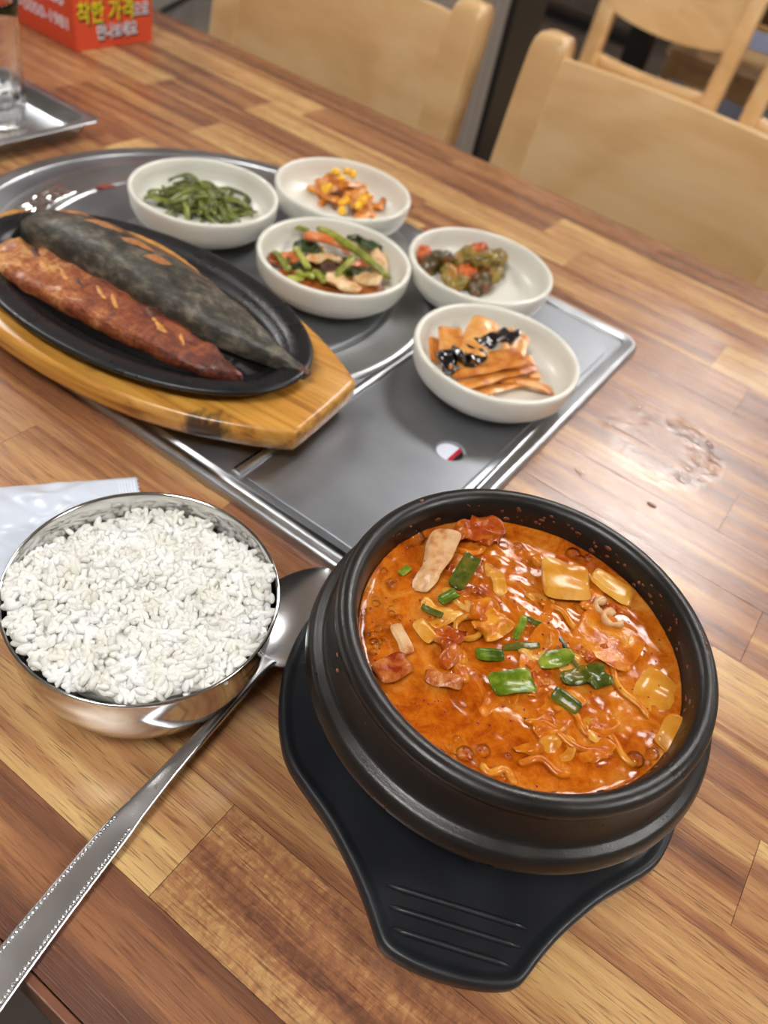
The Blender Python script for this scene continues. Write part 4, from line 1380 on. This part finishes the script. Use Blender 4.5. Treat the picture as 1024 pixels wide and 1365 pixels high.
line_bit('green_onion', (655, 914), (712, 906), 1.0, .14, 'onion_green', 'largest bright green onion piece at the stew centre', 'green onion', (.2, .2), group=gO, curl=.7, bend=-.2, ns=.05, p=8)
line_bit('green_onion', (686, 852), (700, 822), .32, .12, 'onion_green', 'upright green onion curl above the centre', 'green onion', (.2, .3), group=gO, curl=1.2)
line_bit('green_onion', (700, 824), (726, 834), .25, .1, 'onion_dark', 'thin green onion strip branching from the upright curl', 'green onion', (.28, .15), group=gO)
line_bit('green_onion', (634, 872), (672, 874), .55, .12, 'onion_green', 'short green onion left of the centre above the largest piece', 'green onion', (.15, .15), group=gO, ns=.04)
line_bit('green_onion', (672, 862), (722, 858), .32, .1, 'onion_dark', 'dark onion strand crossing above the centre', 'green onion', (.15, .15), group=gO, bend=-.5)
line_bit('green_onion', (718, 888), (764, 870), .75, .12, 'onion_green', 'leaf-shaped green onion right of the centre', 'green onion', (.15, .25), group=gO, p=2.2, curl=.8)
line_bit('green_onion', (748, 908), (786, 896), .7, .14, 'onion_dark', 'dark green onion fold right of the largest piece', 'green onion', (.15, .2), group=gO, ns=.2, nsc=2)
line_bit('green_onion', (780, 905), (812, 898), 1.0, .14, 'onion_dark', 'darkest green onion leaf at the right of the cluster', 'green onion', (.2, .2), group=gO, ns=.25, nsc=2)
line_bit('green_onion', (736, 922), (772, 948), .7, .14, 'onion_dark', 'dark green onion piece lowest in the cluster', 'green onion', (.15, .1), group=gO, ns=.08)
line_bit('green_onion', (740, 845), (772, 892), .22, .1, 'onion_dark', 'thin dark onion strand running down to the right cluster', 'green onion', (.15, .15), group=gO)
line_bit('cabbage_piece', (722, 768), (785, 782), 1.9, .35, 'cabbage', 'large pale yellow cabbage piece at the rear right', 'cabbage', (.42, .2), p=7, t0=1.1, t1=.8, roll=.12, curl=.35, bend=.2, ns=.16, nsc=1.1)
line_bit('cabbage_piece', (790, 765), (842, 800), 1.1, .28, 'cabbage', 'second cabbage piece between the large one and the wall', 'cabbage', (.28, .05), p=6, ns=.12)
line_bit('cabbage_piece', (858, 945), (885, 900), 1.5, .2, 'cabbage', 'broad translucent cabbage leaf at the right wall', 'cabbage', (-.06, -.02), ns=.16, p=3)
line_bit('cabbage_piece', (880, 1000), (908, 960), .9, .2, 'cabbage', 'yellow cabbage strip at the lower right wall', 'cabbage', (-.04, .04), ns=.2, p=3)
line_bit('cabbage_piece', (720, 985), (768, 1000), .95, .25, 'cabbage', 'pale onion-like cabbage piece at the lower right', 'cabbage', (.0, .02), ns=.3, p=3)
line_bit('cabbage_piece', (630, 828), (655, 802), .9, .3, 'kimchi_bright', 'bright orange kimchi lump above the centre', 'kimchi', (.25, .3), ns=.3, nsc=2)
line_bit('kimchi_clump', (640, 850), (668, 822), 1.3, .35, 'kimchi_bright', 'orange kimchi piece beside the ring', 'kimchi', (.18, .22), ns=.35, nsc=2)
pts = [(stew_xy(625 + 18 * math.cos(t), 836 + 15 * math.sin(t), BZ + .2)) for t in [2 * PI * k / 16 for k in range(17)]]
tag(mk('onion_ring', cmg(tube([(x, y, broth_z(x, y) + .16) for x, y in pts], .13, 8)), MT['cabbage'], loc=PZ), 'small pale ring of onion left of the bright kimchi', 'onion')
line_bit('pork_slice', (502, 900), (545, 880), .95, .3, 'pork_chili', 'pork piece dotted with chili at the left wall', 'pork', (.25, .3), ns=.15, bend=-.3)
line_bit('pork_slice', (566, 900), (616, 914), .6, .3, 'pork_chili', 'pork piece with bubbles left of the largest green onion', 'pork', (.15, .15), ns=.25, nsc=2)
line_bit('pork_slice', (528, 832), (546, 872), .5, .25, 'pork', 'slim pork strip at the left of the stew', 'pork', (.18, .15), ns=.12)
line_bit('pork_slice', (555, 828), (575, 856), .65, .28, 'cabbage', 'pale pork fat piece below the narrow onion strip', 'pork', (.18, .18), ns=.2)
line_bit('kimchi_clump', (585, 862), (615, 838), .9, .3, 'cabbage_red', 'dark red kimchi bit below the pork fat', 'kimchi', (.18, .2), ns=.4, nsc=2.4)
line_bit('kimchi_clump', (592, 890), (606, 860), .6, .25, 'cabbage_red', 'reddish kimchi strip left of the onion cluster', 'kimchi', (.15, .18), ns=.25, nsc=2)
x, y = stew_xy(805, 812, BZ + .2)
pts = []
for k in range(26):
    u = k / 25
    qx, qy = stew_xy(795 + 26 * u + 9 * math.sin(u * 15), 797 + 36 * u + 6 * math.cos(u * 15), BZ + .22)
    pts.append((qx, qy, broth_z(qx, qy) + .2))
tag(mk('pork_crumble', cmg(tube(pts, [.1 + .06 * abs(math.sin(k * .9)) for k in range(26)], 8)), MT['pork'], loc=PZ), 'curly pale minced pork bit below the cabbage at right', 'pork')
line_bit('kimchi_leaf', (770, 830), (850, 880), 2.2, .16, 'kimchi_bright', 'wide orange kimchi leaf spread over the right half', 'kimchi', (.04, .04), ns=.2, nsc=1.2)
for a, b, lb in [((720, 800), (790, 850), 'long kimchi strand under the cabbage piece'), ((700, 960), (810, 1010), 'long kimchi strand at the lower right'), ((780, 960), (850, 1020), 'kimchi strand beside the lower right wall'), ((690, 1010), (760, 1030), 'curled kimchi strand near the front wall'),
                 ((740, 940), (800, 985), 'kimchi strand below the dark onion'), ((800, 870), (860, 960), 'kimchi strand along the right leaf'), ((640, 1020), (690, 1040), 'kimchi strand at the front wall'), ((600, 740), (660, 728), 'kimchi strand before the rear clump')]:
    x0, y0 = stew_xy(*a, BZ); x1, y1 = stew_xy(*b, BZ)
    ph = rw.uniform(0, 6)
    pts = []
    for k in range(17):
        u = k / 16
        nx, ny = -(y1 - y0), (x1 - x0); ln = math.hypot(nx, ny)
        d = .18 * math.sin(u * 8 + ph)
        X, Y = x0 + (x1 - x0) * u + nx / ln * d, y0 + (y1 - y0) * u + ny / ln * d
        pts.append((X, Y, broth_z(X, Y) + .05))
    tag(mk('kimchi_strand', cmg(tube(pts, [(.15 if 0 < k < 16 else .05, .1 if 0 < k < 16 else .04) for k in range(17)], 8)), MT['kimchi_bright'], loc=PZ), lb, 'kimchi', 'kimchi strands in the stew')
# kimchi lumps just breaking the surface
def ragged(n, mat, name, label, sz, dz, seed):
    rr = random.Random(seed)
    G_ = []
    for i in range(n):
        a = rr.uniform(0, 2 * PI); r = 4.9 * math.sqrt(rr.random()); x, y = r * math.cos(a), r * math.sin(a)
        if x < 1.5 and y < -1.6 and rr.random() < .85: continue        # the open broth near the front
        s_ = rr.uniform(*sz)
        g_ = slab(s_ * rr.uniform(1.2, 2.6), s_ * rr.uniform(.5, 1.1), .16, 14, 8, rr.uniform(-.5, .5), rr.uniform(-.8, .8), rr.uniform(-.5, .5), .22, 2.2, rr.uniform(0, 60), 3)
        G_.append(xf(g_, (x, y, broth_z(x, y) + rr.uniform(-.06, dz)), (rr.uniform(-.15, .15), rr.uniform(-.15, .15), rr.uniform(0, 6.3))))
    tag(mk(name, cmg(join(*G_)), MT[mat], loc=PZ), label, 'kimchi', kind='stuff')


ragged(28, 'kimchi_bright', 'kimchi_shreds', 'ragged orange kimchi shreds half sunk all over the stew', (.5, 1.1), .07, 4)
ragged(16, 'cabbage_red', 'kimchi_bits', 'scattered darker red kimchi bits breaking the broth surface', (.3, .7), .08, 9)
ragged(14, 'cabbage', 'cabbage_bits', 'scattered pale cabbage bits half sunk in the broth', (.4, .8), .04, 15)
# chili flakes
fl = []
for i in range(260):
    a = rw.uniform(0, 2 * PI); r = 6.0 * math.sqrt(rw.random()); x, y = r * math.cos(a), r * math.sin(a)
    s = rw.uniform(.025, .07)
    fl.append(xf(blob(s, s * .7, s * .3, 6, 4), (x, y, broth_z(x, y) + .02 + (.18 if rw.random() < .3 else 0)), (rw.uniform(-.4, .4), rw.uniform(-.4, .4), rw.uniform(0, 6))))
tag(mk('chili_flakes', cmg(join(*fl)), simple('chili_flake', lin(150, 24, 8), .3, var=.3, vs=400), loc=PZ), 'tiny red chili flakes floating over the stew', 'chili flakes', kind='stuff')
# bubbles
bb = []


def bub(px, py, r):
    x, y = stew_xy(px, py, BZ + .05)
    if math.hypot(x, y) > 6.3: return
    bb.append(xf(lathe([(math.cos(t) * r, math.sin(t) * r * .75) for t in [PI / 2 * k / 6 for k in range(6)]] + [(0, r * .75)], 18), (x, y, broth_z(x, y))))


for px, py, r in [(553, 716, .42), (573, 722, .25), (540, 705, .18), (672, 726, .22), (692, 727, .2), (765, 738, .34), (775, 746, .25), (784, 744, .2), (620, 1004, .3), (604, 1010, .2), (645, 1000, .26), (848, 1012, .32), (870, 1005, .25), (700, 870, .1), (592, 718, .15), (524, 780, .18), (512, 760, .16), (585, 916, .1), (594, 920, .12), (690, 758, .14), (665, 750, .12), (610, 985, .16)]:
    bub(px, py, r)
for i in range(120):
    u = rw.random()
    if u < .55: px, py = rw.gauss(498, 16), rw.uniform(770, 900)
    elif u < .75: px, py = rw.uniform(520, 600), rw.gauss(722, 14)
    elif u < .9: px, py = rw.uniform(590, 680), rw.gauss(1010, 18)
    else: px, py = rw.uniform(800, 900), rw.gauss(1015, 16)
    bub(px, py, rw.uniform(.05, .17))
tag(mk('broth_bubbles', cmg(join(*bb)), MT['bubble'], loc=PZ), 'clear bubbles rising along the edge of the stew', 'bubbles', kind='stuff')

# ------------------------------------------------------------------ steel tray and tumbler
TL = at_cm(-63.0, 38.5, 0)
mk_t = thing('steel_tray', 'shallow rectangular steel tray under the drinking glass', 'tray', TL)


def rr_ring(ins, z, r):
    return [(x, y, z) for x, y in rrect(-7.3 + ins, 7.3 - ins, -10 + ins, 8.1 - ins, r, 6)]


mk('pan', cmg(rings_loft([rr_ring(1.5, 0.0, .8), rr_ring(1.2, .06, .9), rr_ring(.65, 1.25, .9), rr_ring(.05, 1.38, .9), rr_ring(0, 1.46, .9), rr_ring(.06, 1.52, .9), rr_ring(.75, 1.44, .9), rr_ring(1.28, .26, .85), rr_ring(1.55, .16, .75)])), MT['steel'], mk_t, autosmooth=50)
GX = at_cm(-61.4, 39.6, .19)
gp = [(0, 0), (2.7, 0), (3.0, .12), (3.12, .5), (3.1, 1.1), (3.12, 1.5), (3.2, 2.4), (3.3, 4), (3.5, 8.6), (3.58, 9.5), (3.54, 9.6), (3.42, 9.55), (3.3, 8.5), (3.05, 4), (2.92, 2.6), (2.6, 2.2), (0, 1.9)]
g = lathe(gp, 96)
gv = []
for p in g[0]:
    r = math.hypot(p[0], p[1]); a = math.atan2(p[1], p[0])
    k = 1.0
    if r > 2.95 and .1 < p[2] < 3.0: k = 1 + .028 * math.cos(18 * a)
    gv.append((p[0] * k, p[1] * k, p[2]))
tag(mk('drinking_glass', cmg((gv, g[1])), MT['glass'], loc=GX), 'clear tumbler with fluted base standing on the steel tray', 'glass')

# ------------------------------------------------------------------ orange leaflet box with lettering
BX = at_cm(-72.4, 57.8, 0)                       # near right corner
obox = thing('leaflet_box', 'orange cardboard box with yellow and white Korean lettering at the table end', 'box', BX, math.radians(-1.5))
M_or = simple('orange_card', lin(222, 80, 46), .5, var=.04, vs=20)
mk('carton', box(-.14, 0, 0, .098, 0, .095), M_or, obox, smooth=False, bevel=.0008)
M_y = simple('yellow_print', lin(242, 226, 40), .5); M_w = simple('white_print', lin(236, 234, 246), .5); M_k = simple('black_print', lin(20, 16, 16), .6)


def text(body, size, mat, depth, offs, parent, basis, origin, name='lettering', shear=0.0, sx=1.0):
    """flat raised print; basis = (right, up, normal) in the parent frame; returns the mesh object"""
    cu = bpy.data.curves.new(name, 'FONT')
    cu.body = body; cu.size = size; cu.extrude = depth; cu.offset = offs; cu.shear = shear
    cu.resolution_u = 4
    to = bpy.data.objects.new(name, cu); COL.objects.link(to)
    bpy.context.view_layer.update()
    dg = bpy.context.evaluated_depsgraph_get()
    me = bpy.data.meshes.new_from_object(to.evaluated_get(dg))
    bpy.data.objects.remove(to)
    me.materials.clear(); me.materials.append(mat)
    r, u, n = [Vector(b) for b in basis]
    for v in me.vertices:
        c = v.co
        v.co = Vector(origin) + r * (c.x * sx) + u * c.y + n * c.z
    o = bpy.data.objects.new(name, me); COL.objects.link(o); o.parent = parent
    return o


def width(o, r):
    xs = [Vector(r).dot(v.co) for v in o.data.vertices]
    return (min(xs), max(xs)) if xs else (0, 0)


RB_ = ((0, 1, 0), (0, 0, 1), (1, 0, 0))           # face looking to +X (towards the camera's right)
LB_ = ((1, 0, 0), (0, 0, 1), (0, -1, 0))          # face looking to -Y


def lettering(body, size, mat, basis, face, x0, x1, z, shadow=None, lift=.0003, offs=.0003):
    """fits the text into x0..x1 along the basis' right axis"""
    t = text(body, size, mat, .0001, offs, obox, basis, (0, 0, 0))
    lo, hi = width(t, basis[0])
    bpy.data.objects.remove(t)
    s = (x1 - x0) / max(1e-6, hi - lo)
    org = Vector(face) + Vector(basis[0]) * (x0 - lo * s) + Vector(basis[1]) * z
    if shadow:
        dx, dz, so = shadow
        text(body, size, M_k, .00008, offs + so, obox, basis, org + Vector(basis[0]) * dx + Vector(basis[1]) * dz + Vector(basis[2]) * .0001, 'lettering_shadow', sx=s)
    return text(body, size, mat, .0001, offs, obox, basis, org + Vector(basis[2]) * lift, sx=s)


fr = (0, 0, 0)
lettering('착한 가격', .0215, M_y, RB_, fr, .0035, .072, .0255, (.0014, -.0018, .0006))
lettering('으로', .0145, M_w, RB_, fr, .073, .093, .0265, (.001, -.0014, .0005))
lettering('만나보세요', .0150, M_w, RB_, fr, .026, .077, .0095, (.0012, -.0016, .0005))
mk('printed_patch', box(.0001, .0004, .030, .062, .0465, .056), M_k, obox, smooth=False)
lettering('346-5060', .0150, M_w, LB_, fr, -.088, -.014, .0365, offs=.0003)
lettering('010-5050-1981', .0150, M_w, LB_, fr, -.108, -.010, .0165, offs=.0003)
hs_ = [(.0, .0), (.004, -.002), (.0065, -.001), (.006, .003), (.0042, .004), (.0038, .008), (.0048, .0085), (.007, .012), (.004, .014), (.001, .012), (-.001, .006)]
mk('handset_icon', rings_loft([[(-.121 + x, -.0003, .0255 + z) for x, z in hs_], [(-.121 + x, -.0001, .0255 + z) for x, z in hs_]]), M_w, obox, smooth=False)

# ------------------------------------------------------------------ cable along the partition
cb = [(-1.36, 1.05, -.30), (-1.28, 1.10, -.225), (-1.235, 1.135, -.182), (-1.19, 1.15, -.147), (-1.15, 1.153, -.12), (-1.09, 1.153, -.07), (-1.04, 1.153, .0), (-1.01, 1.153, .12), (-1.0, 1.153, .35)]
tag(mk('power_cable', tube(interp(cb, 50), .0042, 8), simple('cable_rubber', lin(60, 57, 54), .5)), 'dark power cable running up the grey partition beside the orange box', 'cable')


# ------------------------------------------------------------------ chairs
def make_chair(label, loc, rz=0.0):
    """backrest at local y = 0 (front face towards -y), seat towards -y; floor at z = 0"""
    t = thing('wooden_chair', label, 'chair', loc, rz, 'pale wooden dining chairs')
    W_, ZT = .172, .825
    def lean(z): return .055 * max(0, (z - .42) / .4) ** 1.3
    for s in (-1, 1):
        rings = []
        for z, w_, d_ in [(0, .015, .017), (.2, .017, .019), (.42, .019, .022), (.55, .0195, .021), (.68, .0195, .02), (.78, .0195, .019), (.812, .019, .0185), (.822, .0175, .017), (.827, .0145, .014), (.829, .009, .009)]:
            yb = lean(z) - (.06 * max(0, (.42 - z) / .42) * -1)
            cx = s * (W_ - .0195 + .004 * z)
            rings.append([(cx + w_ * math.copysign(abs(math.cos(a)) ** .24, math.cos(a)), yb + d_ * math.copysign(abs(math.sin(a)) ** .24, math.sin(a)), z) for a in [2 * PI * k / 20 for k in range(28)]])
        mk('back_post', rings_loft(rings), MT['chair'], t)
    # curved plywood back panel with a bowed lower edge
    V, Fc = [], []
    NU, NV = 24, 10
    for side in (0, 1):
        for i in range(NU + 1):
            u = -1 + 2 * i / NU
            for j in range(NV + 1):
                v = j / NV
                zb = .628 - .018 * (1 - u * u)
                z = zb + (.812 - zb) * v
                y_ = lean(z) + .016 * (1 - u * u) * 1.0 + (-.010 if side == 0 else .010)
                if v > .93: y_ += (.004 if side == 0 else -.004) * (v - .93) / .07
                V.append((u * (W_ - .0345), y_ - .006, z))
    N = (NU + 1) * (NV + 1)
    for i in range(NU):
        for j in range(NV):
            a = i * (NV + 1) + j
            Fc.append((a, a + NV + 1, a + NV + 2, a + 1)); Fc.append((N + a, N + a + 1, N + a + NV + 2, N + a + NV + 1))
    for i in range(NU):
        for j in (0, NV):
            a = i * (NV + 1) + j
            q = (a, N + a, N + a + NV + 1, a + NV + 1)
            Fc.append(q if j == 0 else q[::-1])
    for i in (0, NU):
        for j in range(NV):
            a = i * (NV + 1) + j
            q = (a, a + 1, N + a + 1, N + a)
            Fc.append(q if i == 0 else q[::-1])
    mk('back_panel', (V, Fc), MT['chair'], t, autosmooth=50)
    rl = []
    for i in range(17):
        u = -1 + i / 8
        rl.append((u * (W_ - .028), lean(.53) + .016 * (1 - u * u), .522 - .012 * (1 - u * u)))
    mk('back_rail', tube(rl, [(.011, .021)] * 17, 12), MT['chair'], t)
    so = rrect(-W_ - .01, W_ + .01, -.40, -.005, [.05, .02, .02, .05], 6)
    mk('seat', prism(so, [(.012, .415), (0, .42), (0, .436), (.004, .442), (.02, .444)]), MT['chair'], t, autosmooth=45)
    for s in (-1, 1):
        mk('front_leg', rings_loft([[(s * (W_ - .02) + a * w_, -.36 + b * w_, z) for a, b in ((-1, -1), (1, -1), (1, 1), (-1, 1))] for z, w_ in ((0, .014), (.415, .018))]), MT['chair'], t, smooth=False, bevel=.004)
        mk('stretcher', box(s * (W_ - .02) - .009, s * (W_ - .02) + .009, -.345, .01, .2, .235), MT['chair'], t, smooth=False, bevel=.003)
    mk('seat_apron', box(-W_ + .037, W_ - .037, -.37, -.352, .36, .414), MT['chair'], t, smooth=False, bevel=.003)
    return t


def copy_chair(src, label, loc, rz):
    c = src.copy(); COL.objects.link(c); c.location = loc; c.rotation_euler = (0, 0, rz); c['label'] = label
    for ch in list(src.children):
        d = ch.copy(); COL.objects.link(d); d.parent = c
    return c


ch0 = make_chair('pale wooden chair at the far side of the table nearer the orange box', (-.607, .812, FLOOR_Z), math.radians(2))
copy_chair(ch0, 'pale wooden chair at the far side of the table beyond the side dishes', (-.198, .812, FLOOR_Z), math.radians(-1))
copy_chair(ch0, 'pale wooden chair standing in the background behind the right chair back', (-.595, 2.08, FLOOR_Z), math.radians(1))
copy_chair(ch0, 'pale wooden chair cut off at the upper right corner of the photo', (-.185, 2.06, FLOOR_Z), math.radians(-1))

# ------------------------------------------------------------------ background table and things beneath it
bt = thing('background_table', 'far wooden table with black legs behind the background chair', 'table', (-.35, 2.75, FLOOR_Z))
mk('tabletop', box(-.62, .62, -.36, .36, .705, .73), simple('far_table_top', lin(196, 160, 140), .35, var=.2, vs=25), bt, smooth=False, bevel=.002)
mk('apron', box(-.55, .55, -.30, .30, .64, .7045), simple('far_apron', lin(92, 54, 36), .5), bt, smooth=False)
for lx in (-.5, 0, .5):
    mk('leg', box(lx - .035, lx + .035, -.03, .03, .02, .6395), MT['black'], bt, smooth=False, bevel=.004)
    mk('foot', box(lx - .04, lx + .04, -.28, .28, 0, .0195), MT['black'], bt, smooth=False, bevel=.004)
copy_chair(ch0, 'pale wooden chair pushed in at the far side of the background table', (-.62, 3.25, FLOOR_Z), 0)
M_bl = simple('pale_blue_plastic', lin(150, 156, 176), .5)
tote = thing('storage_crate', 'pale blue-grey plastic crate on the floor under the far table', 'crate', (-.62, 3.75, FLOOR_Z))
mk('body', prism(rrect(-.32, .32, -.2, .2, .03, 5), [(.03, 0), (.0, .02), (-.02, .34), (-.035, .35), (-.035, .37), (0.0, .372), (.02, .05)]), M_bl, tote, autosmooth=40)
cab = thing('dark_cabinet', 'dark brown cabinet standing against the back wall', 'cabinet', (-2.2, 4.9, FLOOR_Z))
mk('body', box(-.7, .7, -.25, .25, .05, 1.35), simple('dark_cabinet_wood', lin(70, 58, 50), .5, var=.15, vs=8), cab, smooth=False, bevel=.004)
for s in (-1, 1):
    d = mk('door', box(min(s * .01, s * .69), max(s * .01, s * .69), -.27, -.2505, .08, 1.32), simple('cabinet_door', lin(78, 66, 57), .5, var=.15, vs=8), cab, smooth=False, bevel=.003)
    mk('handle', box(s * .05 - .008, s * .05 + .008, -.285, -.2705, .6, .75), MT['black'], d, smooth=False, bevel=.002)
mk('plinth', box(-.68, .68, -.23, .23, 0, .0495), MT['black'], cab, smooth=False)

# ------------------------------------------------------------------ water drops and crumbs on the table
for i, (x, y, r) in enumerate([(-6.2, 48.8, .22), (-7.0, 45.2, .2), (-6.4, 39.4, .3), (-1.1, 48.7, .28), (-.4, 47.1, .22), (-1.0, 46.2, .18), (-1.3, 45.1, .25), (-1.3, 43.7, .3), (-.3, 44.7, .2), (-.75, 48.0, .18), (-.7, 43.9, .16), (-1.6, 44.3, .15)]):
    o = mk('water_drop', cmg(xf(lathe([(r, 0), (r * .95, r * .12), (r * .75, r * .26), (r * .4, r * .34), (0, r * .36)], 20), sc=(1.25, .85, 1))), MT['water'], loc=at_cm(x, y, .004))
    tag(o, 'small clear water drop on the wet ring of the table', 'water drop', 'water drops on the table')
tag(mk('sauce_crumb', cmg(xf(blob(.3, .16, .05, 14, 6, .06, 4, 3))), simple('brown_sauce', lin(140, 92, 66), .4), loc=at_cm(-1.9, 40.0, .04)), 'tiny brown crumb on the table behind the pot', 'crumb')
tag(mk('sauce_spot', cmg(xf(blob(.75, .3, .04, 16, 6, .06, 3, 6), rot=(0, 0, 1.2))), simple('red_spot', lin(150, 66, 60), .4), loc=at_cm(-47.9, 40.0, .60)), 'small smear of red sauce on the burner ring', 'sauce spot')
